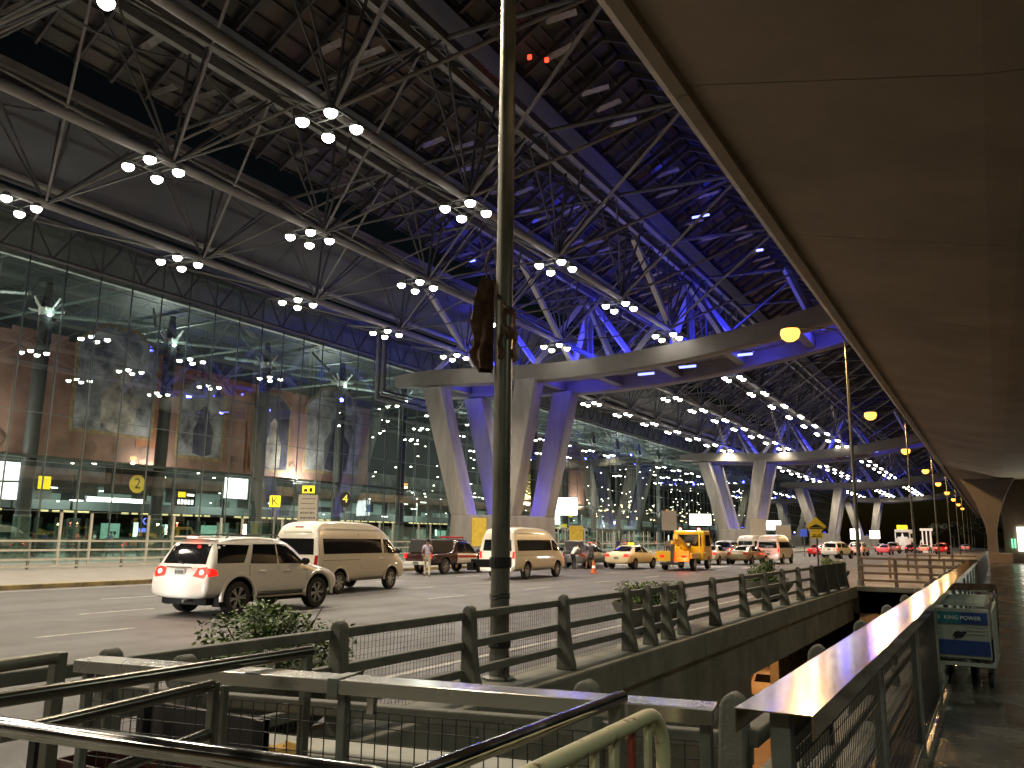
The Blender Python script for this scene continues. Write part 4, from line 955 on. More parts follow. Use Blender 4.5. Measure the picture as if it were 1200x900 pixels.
# billboards on the median
t = board('billboard', 'bright white lit billboard with a small blue picture, right of the nearest pylon', 'billboard', 0, -37.3, 74.5, 3.2, 3.75, 5.55, screen_w, galv, ang=22)
b = MB(); b.box(-1.6, -.95, -.025, -.014, 4.3, 5.15); b.build('blue_picture', screen_b, t)
board('billboard', 'second bright white lit billboard, above the tow truck', 'billboard', 0, -37.8, 121.5, 3.2, 3.6, 5.3, screen_w, galv, ang=22)
board('billboard', 'white and blue lit billboard behind the white van with red lights', 'billboard', 0, -33.6, 150, 2.7, 3.3, 5.0, screen_w, galv, ang=22)
board('billboard', 'left one of two small white lit billboards beside the double deck bus', 'billboard', 0, -23.8, 176, 1.9, 1.9, 4.0, screen_w, galv, ang=22)
board('billboard', 'right one of two small white lit billboards beside the double deck bus', 'billboard', 0, -21.4, 186, 2.0, 2.1, 3.8, screen_w, galv, ang=12)
board('yellow_board', 'yellow upright board by the foot of the nearest pylon', 'sign', 0, -31.2, 49.5, 1.1, .9, 2.9, mat('board_yellow', (.62, .44, .05), .6, var=.25, scale=4), galv, ang=20)
board('yellow_board', 'second yellow upright board, right of the nearest pylon', 'sign', 0, -30.4, 63.5, 1.2, .9, 2.6, MATS['board_yellow'], galv, ang=20)
board('pale_board', 'pale pinkish direction board above the yellow tow truck', 'sign', 0, -24.2, 69, 1.3, 2.3, 4.0, board_m, galv, ang=20)
board('pale_board', 'pale direction board left of the far white van', 'sign', 0, -21.3, 88, 1.7, 1.5, 3.8, board_m, galv, ang=20)
board('pale_board', 'lower pale direction board directly behind the far white van', 'sign', 0, -19.6, 92, 1.6, 1.6, 3.2, board_m, galv, ang=20)
board('wheelchair_sign', 'small blue parking sign left of the yellow hump sign', 'sign', 0, -17.7, 93, .75, 2.0, 2.8, mat('sign_blue', (.03, .07, .4), .5, emit=(.05, .1, .6), estr=.4), galv, ang=12)
for k, (y, z, w) in enumerate(((98, 5.1, 'upper'), (103, 4.3, 'lower'))):
    sign_box('hall_sign', '%s small yellow lit sign inside the hall right of the gold drapery' % w, 'sign', y, y + 1.6, z, z + .9, -50.6, yel_sign, black)
t = sign_box('lit_screen', 'small white lit panel under the gold drapery', 'screen', 87, 88.6, 2.9, 4.6, -50.7, screen_w)
# neon letter inside the hall
t = thing('neon_letter', 'blue neon letter glowing inside the hall', 'sign', (-56, 41.0, 2.4)); text('k', 1.1, neon, t, (0, 0, .1), (PI / 2, 0, PI / 2), ext=.02)
b = MB(); b.box(-.06, 0, -.3, .3, -.8, -.5); b.build('base', neon, t)
# hump warning sign
t = thing('road_hump_sign', 'yellow diamond warning sign with a black road hump symbol', 'road sign', (-6.2, 35.2, RZ), math.radians(8))
b = MB(); b.tube((0, .03, 0), (0, .03, 2.9), .04, 10); b.build('post', pole_m, t, smooth=True)
b = MB(); b.prism([(0, 2.06), (.38, 2.44), (0, 2.82), (-.38, 2.44)], 'y', -.03, -.005); b.build('diamond', hump_y, t, bevel=.004)
b = MB(); b.prism([(-.27, 2.40)] + [(-.27 + .54 * i / 12, 2.42 + .10 * math.sin(PI * i / 12) ** 2) for i in range(13)] + [(.27, 2.40)], 'y', -.036, -.0305); b.prism([(-.28, 2.34), (.28, 2.34), (.28, 2.38), (-.28, 2.38)], 'y', -.036, -.0305); b.build('hump_symbol', letter_b, t)
b = MB(); b.box(-.25, .25, -.022, -.002, 1.98, 2.2); b.build('lower_plate', hump_y, t, bevel=.004)
b = MB(); b.box(-.2, .2, -.028, -.0225, 2.02, 2.05); b.box(-.14, .16, -.028, -.0225, 2.09, 2.12); b.build('plate_print', letter_b, t)
# fence on the pavement and glazed screens behind
fn = thing('pavement_fence', 'pale horizontal four bar fence along the far pavement', 'fence', (-38, 30, -.13))
b_m = mat('fence_paint', (.46, .43, .36), .45, .2, var=.2, scale=2)
for z in (1.28, .86, .44, .14):
    b = MB(); b.bar((-38, 6, z - .13), (-38, 58.5, z - .13), .08, .09); b.build('rail', b_m, fn, world=True)
for k in range(22):
    b = MB(); b.box(-38.06, -37.98, 8 + k * 2.35 - .05, 8 + k * 2.35 + .05, -.13, 1.2); b.build('post', galv, fn, world=True)
sc = thing('screen_fence', 'row of tall pale posts with glass panes behind the pavement fence', 'screen wall', (-41, 30, -.13))
for k in range(40):
    y = 12 + k * 2.6 + (.9 if k % 2 else 0); b = MB(); b.bar((-42, y, -.13), (-42.0, y, 2.55), .11, .11); b.build('post', b_m, sc, world=True)
b = MB(); b.box(-42.2, -42.17, 12, 115, 0, 2.3); b.build('glass', BOOTH, sc, world=True)
b = MB(); b.bar((-42, 62, .9), (-42, 200, .9), .1, .1); b.build('top_rail', b_m, sc, world=True)
# ---------------------------------------------------------------- vehicles
def station_shell(st, cuts=None, body=car_white, sub=1, sag=.015):
    bm = bmesh.new(); rows = []
    for (y, zb, zbelt, zt, w, wt) in st:
        zs = min(zbelt, zt - .05); pts = [(0, zb), (w * .88, zb), (w, zb + (zs - zb) * .22), (w * 1.01, zb + (zs - zb) * .6), (w * .985, zs), (wt + (w - wt) * .08, zt - .07), (wt * .86, zt), (0, zt + sag)]
        full = [(-x, z) for x, z in reversed(pts[1:-1])]
        ring = [bm.verts.new((x, y, z)) for x, z in pts] + [bm.verts.new((x, y, z)) for x, z in full]
        rows.append(ring)
    n = len(rows[0])
    for a, b_ in zip(rows[:-1], rows[1:]):
        for i in range(n): bm.faces.new((a[i], a[(i + 1) % n], b_[(i + 1) % n], b_[i]))
    bm.faces.new(rows[0]); bm.faces.new(list(reversed(rows[-1])))
    bmesh.ops.recalc_face_normals(bm, faces=bm.faces[:])
    me = bpy.data.meshes.new('body'); bm.to_mesh(me); bm.free(); me.materials.append(body); me.materials.append(dark_arch)
    o = bpy.data.objects.new('body', me); COL.objects.link(o)
    if sub: m = o.modifiers.new('s', 'SUBSURF'); m.levels = sub; m.render_levels = sub
    cut = None
    if cuts:
        cb_ = MB(); cb_.cm = 0
        for (y, z, r, w) in cuts:
            for s in (-1, 1):
                cb_.tube((s * (w - .26), y, z), (s * (w + .4), y, z), r, 28)
        cut = cb_.build('cut', dark_arch)
        m = o.modifiers.new('b', 'BOOLEAN'); m.operation = 'DIFFERENCE'; m.solver = 'EXACT'; m.object = cut
        try: m.material_mode = 'TRANSFER'
        except Exception: pass
    dg = bpy.context.evaluated_depsgraph_get(); me2 = bpy.data.meshes.new_from_object(o.evaluated_get(dg))
    bpy.data.objects.remove(o)
    if cut: bpy.data.objects.remove(cut)
    me2.name = 'body'
    while len(me2.materials) > 2: me2.materials.pop()
    me2.shade_smooth(); me2.set_sharp_from_angle(angle=math.radians(42))
    return me2
def decal(me, poly, axis, side, off, name, m, parent, cuts=4):
    bm0 = bmesh.new(); bm0.from_mesh(me); bvh = BVHTree.FromBMesh(bm0)
    bm = bmesh.new()
    vs = [bm.verts.new((side * 6, u, w) if axis == 'x' else (u, side * 6, w)) for u, w in poly]
    f = bm.faces.new(vs); bmesh.ops.triangulate(bm, faces=[f])
    for _ in range(cuts if cuts < 3 else 2): bmesh.ops.subdivide_edges(bm, edges=bm.edges[:], cuts=1, use_grid_fill=True)
    if cuts > 3: bmesh.ops.subdivide_edges(bm, edges=bm.edges[:], cuts=1, use_grid_fill=True)
    dr_ = Vector((-side, 0, 0)) if axis == 'x' else Vector((0, -side, 0)); dead = []
    for v in bm.verts:
        h, nrm, i, d_ = bvh.ray_cast(v.co, dr_)
        if h is None:
            h, nrm, i, d_ = bvh.find_nearest(Vector((v.co.x, parent.get('_hy', 0) if 0 else v.co.y * .35, v.co.z)))
        if nrm.dot(dr_) > 0: nrm = -nrm
        v.co = h + nrm * off
    ext = bmesh.ops.extrude_edge_only(bm, edges=[e for e in bm.edges if e.is_boundary])
    for v in [g for g in ext['geom'] if isinstance(g, bmesh.types.BMVert)]: v.co += dr_ * (off + .012)
    bmesh.ops.recalc_face_normals(bm, faces=bm.faces[:])
    e = bpy.data.meshes.new(name); bm.to_mesh(e); bm.free(); bm0.free(); e.materials.append(m)
    e.shade_smooth(); e.set_sharp_from_angle(angle=math.radians(40))
    o = bpy.data.objects.new(name, e); COL.objects.link(o); o.parent = parent; return o
def wheel_mesh(r, wd, spokes=8):
    t = MB(); t.lathe([(r * .66, -wd / 2), (r * .93, -wd / 2), (r, -wd * .36), (r, wd * .36), (r * .93, wd / 2), (r * .66, wd / 2), (r * .62, 0), (r * .66, -wd / 2)], n=32, axis='x')
    h = MB(); h.lathe([(r * .67, wd * .46), (r * .62, wd * .48), (r * .60, wd * .2), (r * .58, 0), (.01, 0)], n=28, axis='x'); h.lathe([(.01, wd * .44), (.055, wd * .43), (.06, wd * .2), (.06, 0)], n=14, axis='x')
    for k in range(spokes):
        a = 2 * PI * k / spokes
        h.bar((wd * .36, .04 * math.cos(a), .04 * math.sin(a)), (wd * .40, r * .62 * math.cos(a), r * .62 * math.sin(a)), .035, r * .10)
        if spokes < 8: h.bar((wd * .36, .04 * math.cos(a + .2), .04 * math.sin(a + .2)), (wd * .40, r * .62 * math.cos(a + .28), r * .62 * math.sin(a + .28)), .035, r * .07)
    hb = MB(); hb.lathe([(r * .60, wd * .10), (.01, wd * .10)], n=20, axis='x')
    return t, h, hb
WC = {}
def wheels(t, ys, w, r, wd=.2, spokes=8):
    key = (r, wd, spokes)
    if key not in WC:
        a, h, hb = wheel_mesh(r, wd, spokes)
        oa = a.build('tyre', rubber, smooth=True); oh = h.build('rim', rim_m, smooth=True); ob = hb.build('brake_disc', mat('brake_dark', (.03, .03, .03), .5, .5))
        WC[key] = (oa.data, oh.data, ob.data)
        for o in (oa, oh, ob): bpy.data.objects.remove(o)
    for y in ys:
        for s in (-1, 1):
            e = bpy.data.objects.new('wheel', None); COL.objects.link(e); e.parent = t; e.location = (s * (w - wd * .52), y, r); e.rotation_euler = (0, 0, 0 if s > 0 else PI)
            for n, d in zip(('tyre', 'rim', 'brake_disc'), WC[key]):
                o = bpy.data.objects.new(n, d); COL.objects.link(o); o.parent = e
def mirror(t, x, y, z, m):
    for s in (-1, 1):
        b = MB(); b.lathe([(.01, -.05), (.09, -.05), (.11, 0), (.09, .05), (.01, .07)], n=12, axis='y'); b.v = [(p[0] * 1.15 + s * (x + .12), p[1] + y, p[2] * .85 + z) for p in b.v]; b.bar((s * (x - .04), y, z - .05), (s * (x + .1), y, z - .03), .05); b.build('mirror', m, t, smooth=True)
def plate(t, y, z, w=.34, h=.15):
    b = MB(); b.box(-w / 2, w / 2, y - .012, y, z - h / 2, z + h / 2); p = b.build('license_plate', plate_m, t, bevel=.003)
    b = MB()
    for k in range(6): b.box(-w * .4 + k * w * .14, -w * .4 + k * w * .14 + w * .08, y - .016, y - .0125, z - h * .25, z + h * .25)
    b.build('plate_print', letter_b, p)
def seams(me, t, lines, m=None):
    for (p, q, s) in lines:
        u = Vector((q[0] - p[0], q[1] - p[1])); n_ = Vector((-u.y, u.x)).normalized() * .006
        decal(me, [(p[0] - n_.x, p[1] - n_.y), (q[0] - n_.x, q[1] - n_.y), (q[0] + n_.x, q[1] + n_.y), (p[0] + n_.x, p[1] + n_.y)], 'x', s, .0022, 'door_seam', m or black, t, 2)
def mk_vehicle(name, label, cat, loc, rz, me, group=None):
    t = thing(name, label, cat, (loc[0], loc[1], RZ + .006), rz, group); o = bpy.data.objects.new('body', me); COL.objects.link(o); o.parent = t
    return t
MESHC = {}
VG = 'vehicles on the drop off road'
def colored(key, m):
    k = (key, m.name)
    if k not in MESHC: me = MESHC[key].copy(); me.materials[0] = m; MESHC[k] = me
    return MESHC[k]
# --- large off-roader
MESHC['suv'] = station_shell([(-2.34, .50, .66, .74, .66, .60), (-2.31, .42, .80, .86, .86, .80), (-2.25, .40, .93, .97, .91, .86), (-2.19, .39, 1.08, 1.11, .91, .85), (-2.12, .39, 1.12, 1.28, .91, .80),
    (-1.93, .38, 1.12, 1.66, .92, .71), (-1.80, .38, 1.12, 1.75, .92, .71), (-1.0, .36, 1.12, 1.80, .925, .71), (.1, .36, 1.10, 1.79, .925, .70), (.5, .36, 1.09, 1.70, .925, .67), (.85, .36, 1.08, 1.45, .925, .70),
    (1.28, .37, 1.07, 1.13, .92, .76), (1.8, .38, 1.0, 1.06, .92, .76), (2.12, .40, .90, .96, .88, .72), (2.28, .44, .72, .80, .82, .66), (2.35, .50, .62, .68, .62, .5)],
    [(-1.32, .40, .475, .92), (1.42, .40, .475, .92)])
def suv(label, loc, rz, m, lit=1, full=True):
    me = colored('suv', m); t = mk_vehicle('off_roader', label, 'car', loc, rz, me, VG)
    decal(me, [(-.70, 1.17), (.70, 1.17), (.60, 1.62), (-.60, 1.62)], 'y', -1, .004, 'rear_window', window_m, t)
    decal(me, [(-.66, 1.18), (.66, 1.18), (.56, 1.60), (-.56, 1.60)], 'y', 1, .004, 'windshield', window_m, t)
    for s in (-1, 1):
        decal(me, [(-1.98, 1.19), (-1.18, 1.19), (-.93, 1.60), (-1.86, 1.62)], 'x', s, .004, 'quarter_window', window_m, t)
        decal(me, [(-.98, 1.17), (-.08, 1.15), (-.06, 1.62), (-.80, 1.62)], 'x', s, .004, 'side_window', window_m, t)
        decal(me, [(-.03, 1.15), (.92, 1.14), (.62, 1.42), (.30, 1.61), (-.02, 1.62)], 'x', s, .004, 'side_window', window_m, t)
        lp = decal(me, [(s * .46, .90), (s * .80, .86), (s * .86, 1.02), (s * .76, 1.11), (s * .52, 1.08)] if s > 0 else [(-.52, 1.08), (-.76, 1.11), (-.86, 1.02), (-.80, .86), (-.46, .90)], 'y', -1, .012, 'tail_light', red_on if lit else red_lens, t)
        decal(me, [(-2.24, .90), (-1.98, .93), (-2.02, 1.04), (-2.20, 1.09)], 'x', s, .008, 'tail_light', red_on if lit else red_lens, t)
        if lit: b = MB(); b.lathe([(.07, 0), (.05, -.025), (.01, -.035)], (s * .68, -2.245, .985), 14, 'y'); b.build('lamp_core', red_hot, lp)
        decal(me, [(s * .42, .74), (s * .76, .76), (s * .80, .92), (s * .46, .90)], 'y', 1, .01, 'headlight', chrome, t)
        if full:
            seams(me, t, [((-1.05, .50), (-1.0, 1.14), s), ((-.05, .45), (-.05, 1.62), s), ((.95, .5), (.98, 1.1), s), ((-1.05, .50), (.95, .48), s)])
            for y in (-.72, .12): b = MB(); b.path([(s * .935, y, .985), (s * .965, y + .04, .985), (s * .965, y + .16, .985), (s * .935, y + .2, .985)], .014, 8); b.build('door_handle', m, t, smooth=True)
            b = MB(); b.box(s * .95 - .10, s * .95 + .04, -.80, .90, .36, .41); b.build('side_step', galv, t, bevel=.02)
            b = MB(); b.path([(s * .63, -1.55, 1.77), (s * .63, -1.45, 1.835), (s * .62, .0, 1.845), (s * .61, .2, 1.79)], .018, 8); b.build('roof_rail', black, t, smooth=True)
            for (yc, zc) in ((-1.32, .40), (1.42, .40)):
                b = MB(); V = []; n = 18
                for i in range(n + 1):
                    a = -.12 + (PI + .24) * i / n
                    for (rr_, dx) in ((.475, .0), (.50, .035), (.555, .03), (.575, -.02)): V.append((s * (.925 + dx), yc + rr_ * math.cos(a), zc + rr_ * math.sin(a)))
                F = [(i * 4 + k, i * 4 + k + 1, i * 4 + 5 + k, i * 4 + 4 + k) for i in range(n) for k in range(3)]; b.add(V, F); b.build('fender_flare', m, t, smooth=True)
            b = MB(); b.box(s * .80 - .12, s * .80 + .1, -1.88, -1.84, .22, .5); b.build('mud_flap', rubber, t)
    plate(t, -2.27, .99); mirror(t, .90, .78, 1.20, black if full else m)
    if full:
        b = MB(); b.box(-.44, .44, -2.30, -2.235, 1.075, 1.11); b.build('chrome_bar', chrome, t, bevel=.008)
        b = MB(); b.box(-.62, .62, -1.98, -1.72, 1.765, 1.80); b.build('spoiler', m, t, bevel=.012)
        b = MB(); b.box(-.16, .16, -2.0, -1.975, 1.75, 1.79); b.build('brake_light', red_hot if lit else red_lens, t)
        b = MB(); b.path([(.0, -2.18, 1.16), (-.1, -2.17, 1.20), (-.42, -2.10, 1.22)], .012, 6); b.build('wiper', black, t)
        b = MB(); b.tube((.28, -2.36, .36), (.28, -2.05, .38), .035, 12); b.build('exhaust', galv, t)
        for x in (-.74, .74): b = MB(); b.lathe([(.03, 0), (.02, -.008), (.005, -.01)], (x, -2.30, .62), 10, 'y'); b.build('reflector', red_lens, t)
        b = MB(); b.box(-.72, .72, -2.1, 1.9, .26, .40); b.build('underbody', dark_arch, t)
    wheels(t, (-1.32, 1.42), .92, .39, .25, 6)
    return t
S1 = suv('large white off-roader with lit red tail lights, nearest vehicle on the road', (-16.35, 15.25), math.radians(2), car_white)
for s in (-1, 1): lamp('POINT', 'tail_lamp_light', S1, (s * .68, -2.42, .98), 4.5, (1, .08, .05), size=.06)
lamp('POINT', 'brake_lamp_light', S1, (0, -2.10, 1.76), 1.0, (1, .05, .04), size=.05)
# --- high roof van
MESHC['van'] = station_shell([(-2.70, .42, .70, .80, .72, .66), (-2.68, .36, .95, 1.05, .90, .86), (-2.66, .34, 1.15, 1.25, .93, .90), (-2.62, .34, 1.2, 1.72, .94, .87), (-2.54, .34, 1.2, 2.06, .94, .80), (-2.38, .33, 1.2, 2.24, .94, .74), (-2.0, .33, 1.2, 2.30, .94, .73),
    (-1, .32, 1.2, 2.31, .94, .73), (.4, .32, 1.2, 2.30, .94, .73), (.9, .32, 1.2, 2.24, .94, .73), (1.35, .32, 1.19, 2.06, .94, .74), (1.75, .33, 1.17, 1.80, .94, .76), (2.15, .33, 1.12, 1.42, .93, .78), (2.45, .34, .98, 1.10, .90, .78), (2.62, .36, .80, .90, .84, .7), (2.70, .42, .62, .70, .66, .55)],
    [(-1.50, .36, .44, .94), (1.61, .36, .44, .94)])
def van(label, loc, rz, m, lit=1, full=True):
    me = colored('van', m); t = mk_vehicle('passenger_van', label, 'van', loc, rz, me, VG)
    decal(me, [(-.74, 1.24), (.74, 1.24), (.68, 1.74), (-.68, 1.74)], 'y', -1, .005, 'rear_window', window_m, t)
    decal(me, [(-.74, 1.20), (.74, 1.20), (.62, 1.78), (-.62, 1.78)], 'y', 1, .005, 'windshield', window_m, t)
    for s in (-1, 1):
        decal(me, [(-2.35, 1.26), (1.02, 1.26), (1.02, 1.74), (-2.35, 1.74)], 'x', s, .005, 'side_window', window_m, t)
        decal(me, [(1.15, 1.26), (2.0, 1.24), (1.72, 1.55), (1.48, 1.72), (1.15, 1.74)], 'x', s, .005, 'door_window', window_m, t)
        p_ = [(s * .78, .92), (s * .90, .92), (s * .90, 1.22), (s * .80, 1.22)]
        decal(me, p_ if s > 0 else list(reversed(p_)), 'y', -1, .010, 'tail_light', red_on if lit else red_lens, t)
        p_ = [(s * .45, .74), (s * .78, .78), (s * .80, .95), (s * .5, .92)]; decal(me, p_ if s > 0 else list(reversed(p_)), 'y', 1, .01, 'headlight', chrome, t)
        if full:
            seams(me, t, [((-.35, .45), (-.35, 1.95), s), ((1.08, .45), (1.08, 1.95), s), ((-.35, 1.06), (-2.4, 1.06), s), ((-.35, .45), (1.05, .45), s)])
            b = MB(); b.path([(s * .945, .82, 1.05), (s * .975, .86, 1.05), (s * .975, .98, 1.05), (s * .945, 1.02, 1.05)], .016, 8); b.build('door_handle', m, t, smooth=True)
            b = MB(); b.bar((s * .82, -2.3, 2.05), (s * .81, .95, 2.03), .025, .03); b.build('rain_gutter', m, t)
            for (yc, zc) in ((-1.50, .36), (1.61, .36)):
                b = MB(); V = []; n = 16
                for i in range(n + 1):
                    a = PI * i / n
                    for (rr_, dx) in ((.44, .0), (.455, .025), (.50, .018), (.515, -.02)): V.append((s * (.945 + dx), yc + rr_ * math.cos(a), zc + rr_ * math.sin(a)))
                F = [(i * 4 + k, i * 4 + k + 1, i * 4 + 5 + k, i * 4 + 4 + k) for i in range(n) for k in range(3)]; b.add(V, F); b.build('fender_lip', m, t, smooth=True)
    b = MB(); b.box(-.16, .16, -2.50, -2.44, 2.08, 2.12); b.build('brake_light', red_on if lit else red_lens, t)
    plate(t, -2.70, .78); mirror(t, .92, 1.86, 1.32, black)
    b = MB(); b.box(-.84, .84, -2.76, -2.60, .34, .58); b.build('bumper', m, t, bevel=.04)
    b = MB(); b.box(-.28, .28, -2.72, -2.67, .98, 1.03); b.build('chrome_bar', chrome, t, bevel=.008)
    wheels(t, (-1.50, 1.61), .94, .35, .2, 7)
    return t
V1 = van('cream high roof passenger van parked beyond the white off-roader, its side catching a gold glint', (-19.6, 22.35), math.radians(6), car_cream, 0)
rr = random.Random(2)
x = -.55
while x < .5:
    w = rr.uniform(.03, .08); b = MB(); b.box(x, x + w, -2.58, -2.52, 1.93, 2.0)
    b.v = [(p[0], p[1] + (.055 if p[2] > 1.97 else 0), p[2]) for p in b.v]; b.build('lettering', mat('print_faded', (.3, .26, .22), .6), V1); x += w + .03
V2 = van('cream high roof passenger van behind the near lamp post, rear brightly lit', (-19.45, 35.0), math.radians(1), car_cream, 1)
# --- saloon
MESHC['sedan'] = station_shell([(-2.26, .45, .62, .70, .60, .52), (-2.22, .34, .84, .92, .80, .74), (-2.12, .32, .95, 1.02, .85, .76), (-1.62, .31, .97, 1.06, .87, .70), (-1.30, .31, .96, 1.24, .87, .64), (-.9, .30, .95, 1.41, .87, .60),
    (-.2, .30, .94, 1.47, .87, .60), (.3, .30, .93, 1.43, .87, .60), (.75, .30, .92, 1.20, .87, .63), (1.12, .30, .90, .99, .87, .70), (1.7, .32, .84, .90, .86, .70), (2.05, .34, .72, .78, .80, .62), (2.24, .42, .58, .63, .6, .5)],
    [(-1.32, .32, .38, .87), (1.34, .32, .38, .87)])
def sedan(label, loc, rz, m, lit=1, taxi=False, open_boot=False):
    me = colored('sedan', m); t = mk_vehicle('saloon_car', label, 'car', loc, rz, me, VG)
    decal(me, [(-.60, 1.07), (.60, 1.07), (.50, 1.37), (-.50, 1.37)], 'y', -1, .005, 'rear_window', window_m, t)
    decal(me, [(-.60, 1.02), (.60, 1.02), (.50, 1.36), (-.50, 1.36)], 'y', 1, .005, 'windshield', window_m, t)
    for s in (-1, 1):
        decal(me, [(-1.25, 1.02), (-.18, 1.0), (-.18, 1.37), (-.80, 1.35)], 'x', s, .004, 'side_window', window_m, t)
        decal(me, [(-.12, 1.0), (.82, .98), (.35, 1.34), (-.12, 1.37)], 'x', s, .004, 'side_window', window_m, t)
        p_ = [(s * .46, .76), (s * .80, .74), (s * .80, .92), (s * .50, .92)]; decal(me, p_ if s > 0 else list(reversed(p_)), 'y', -1, .01, 'tail_light', red_on if lit else red_lens, t)
        p_ = [(s * .42, .62), (s * .74, .64), (s * .74, .78), (s * .46, .76)]; decal(me, p_ if s > 0 else list(reversed(p_)), 'y', 1, .01, 'headlight', chrome, t)
        seams(me, t, [((-.15, .36), (-.15, .98), s), ((.88, .4), (.92, .9), s)])
    plate(t, -2.25, .68); mirror(t, .84, .62, 1.02, m); wheels(t, (-1.32, 1.34), .87, .315, .19, 7)
    if taxi: b = MB(); b.box(-.18, .18, -.25, -.1, 1.47, 1.60); b.build('roof_sign', yel_sign, t, bevel=.02)
    if open_boot:
        b = MB(); b.add([(-.70, -1.66, 1.08), (.70, -1.66, 1.08), (.62, -2.0, 1.66), (-.62, -2.0, 1.66), (-.70, -1.62, 1.11), (.70, -1.62, 1.11), (.62, -1.96, 1.70), (-.62, -1.96, 1.70)], [(0, 1, 2, 3), (4, 5, 6, 7), (0, 1, 5, 4), (1, 2, 6, 5), (2, 3, 7, 6), (3, 0, 4, 7)]); b.build('boot_lid', m, t, bevel=.02)
        decal(me, [(-.62, .86), (.62, .86), (.62, 1.02), (-.62, 1.02)], 'y', -1, .02, 'boot_opening', dark_arch, t)
    return t
sedan('silver saloon car waiting just right of the second cream van', (-24.3, 52.6), 0, car_silver, 1)
sedan('grey saloon car with its boot lid open behind the people loading bags', (-22.7, 49.0), 0, car_grey, 0, open_boot=True)
sedan('pale yellow taxi saloon left of the yellow tow truck', (-20.1, 50.2), math.radians(-4), car_taxi, 1, taxi=True)
sedan('white saloon car with glaring rear just right of the yellow tow truck', (-19.0, 64.2), 0, car_white, 1)
sedan('dull gold saloon car right of the white one beyond the tow truck', (-16.9, 66.5), math.radians(-8), car_gold, 0)
# --- pickup
MESHC['pickup'] = station_shell([(-2.62, .5, .80, .88, .80, .76), (-2.58, .45, .98, 1.04, .88, .84), (-2.0, .42, 1.0, 1.06, .89, .84), (-.72, .42, 1.0, 1.07, .89, .84), (-.62, .42, 1.02, 1.50, .89, .70), (-.45, .42, 1.02, 1.70, .89, .66), (.3, .42, 1.02, 1.74, .89, .65),
    (.75, .42, 1.01, 1.66, .89, .64), (1.1, .42, 1.0, 1.35, .89, .67), (1.42, .43, .98, 1.06, .89, .74), (2.1, .45, .92, .98, .88, .74), (2.48, .5, .78, .84, .82, .68), (2.6, .55, .66, .70, .62, .5)],
    [(-1.48, .38, .45, .89), (1.62, .38, .45, .89)])
def pickup(label, loc, rz):
    me = colored('pickup', car_dark); t = mk_vehicle('pickup_truck', label, 'pickup truck', loc, rz, me, VG)
    b = MB(); b.prism([(-2.56, 1.03), (-.70, 1.03), (-.70, 1.70), (-2.40, 1.70)], 'x', -.72, .72); b.build('bed_canopy', black, t, bevel=.05)
    for s in (-1, 1):
        decal(me, [(-.52, .52), (1.15, .50), (1.15, .98), (-.52, 1.0)], 'x', s, .006, 'door', car_white, t)
        decal(me, [(-.52, .80), (1.15, .78), (1.15, .90), (-.52, .92)], 'x', s, .010, 'door_stripe', car_red, t)
        decal(me, [(-.45, 1.06), (.20, 1.06), (.20, 1.58), (-.35, 1.58)], 'x', s, .006, 'side_window', window_m, t)
        decal(me, [(.27, 1.06), (1.10, 1.04), (.78, 1.45), (.27, 1.58)], 'x', s, .006, 'side_window', window_m, t)
        b = MB(); b.box(s * .80 - .07, s * .80 + .07, -2.66, -2.60, .78, 1.0); b.build('tail_light', red_on, t, bevel=.01)
    decal(me, [(-.56, 1.06), (.56, 1.06), (.50, 1.55), (-.50, 1.55)], 'y', 1, .005, 'windshield', window_m, t)
    b = MB(); b.box(-.70, .70, -.05, .20, 1.76, 1.86); b.build('light_bar', car_red, t, bevel=.02)
    b = MB(); b.box(-.80, .80, -2.78, -2.62, .46, .62); b.build('bumper', car_white, t, bevel=.02)
    plate(t, -2.79, .55); mirror(t, .87, 1.12, 1.12, black); wheels(t, (-1.48, 1.62), .89, .37, .22, 6)
    return t
pickup('dark pickup truck with white and red doors and a covered bed, beside the walking man', (-24.7, 36.4), math.radians(-3))
# --- yellow tow truck
tt = thing('tow_truck', 'yellow tow truck with a crane boom and red beacons lit', 'tow truck', (-17.0, 51.6, RZ + .006), math.radians(4), VG)
b = MB(); b.prism([(.7, .55), (2.85, .55), (2.95, .9), (2.75, 1.35), (2.35, 2.3), (2.2, 2.42), (.75, 2.42), (.7, 2.3)], 'x', -.98, .98); tc_ = b.build('cab', car_yellow, tt, bevel=.06)
b = MB(); b.box(-.78, .78, .675, .695, 1.45, 2.15); b.build('rear_window', window_m, tt)
for s in (-1, 1):
    b = MB(); b.prism([(1.0, 1.45), (2.35, 1.42), (2.15, 2.15), (1.0, 2.15)], 'x', s * .983, s * .992); b.build('side_window', window_m, tt)
    b = MB(); b.bar((s * .98, 2.5, 1.7), (s * 1.2, 2.55, 1.75), .03); b.box(s * 1.2 - .04, s * 1.2 + .04, 2.5, 2.6, 1.45, 1.95); b.build('mirror', black, tt)
    b = MB(); b.box(s * .66 - .14, s * .66 + .14, -3.30, -3.26, .78, .92); b.build('tail_light', red_on, tt)
    b = MB(); b.lathe([(.09, 0), (.09, .10), (.06, .15), (.01, .16)], (s * .6, .9, 2.42), 12); b.build('beacon', red_hot, tt, smooth=True)
    b = MB(); b.box(s * 1.0 - .14, s * 1.0 + .14, -3.2, -1.15, .72, 1.05); b.build('tool_locker', car_yellow, tt, bevel=.03)
    b = MB(); b.box(s * 1.0 - .14, s * 1.0 + .14, -.45, .6, .60, 1.05); b.build('tool_locker', car_yellow, tt, bevel=.03)
b = MB(); b.box(-.85, .85, -3.2, .65, .62, .84); b.build('chassis', black, tt, bevel=.02)
b = MB(); b.box(-.98, .98, -3.25, .6, .85, 1.0); b.build('flat_bed', car_yellow, tt, bevel=.02)
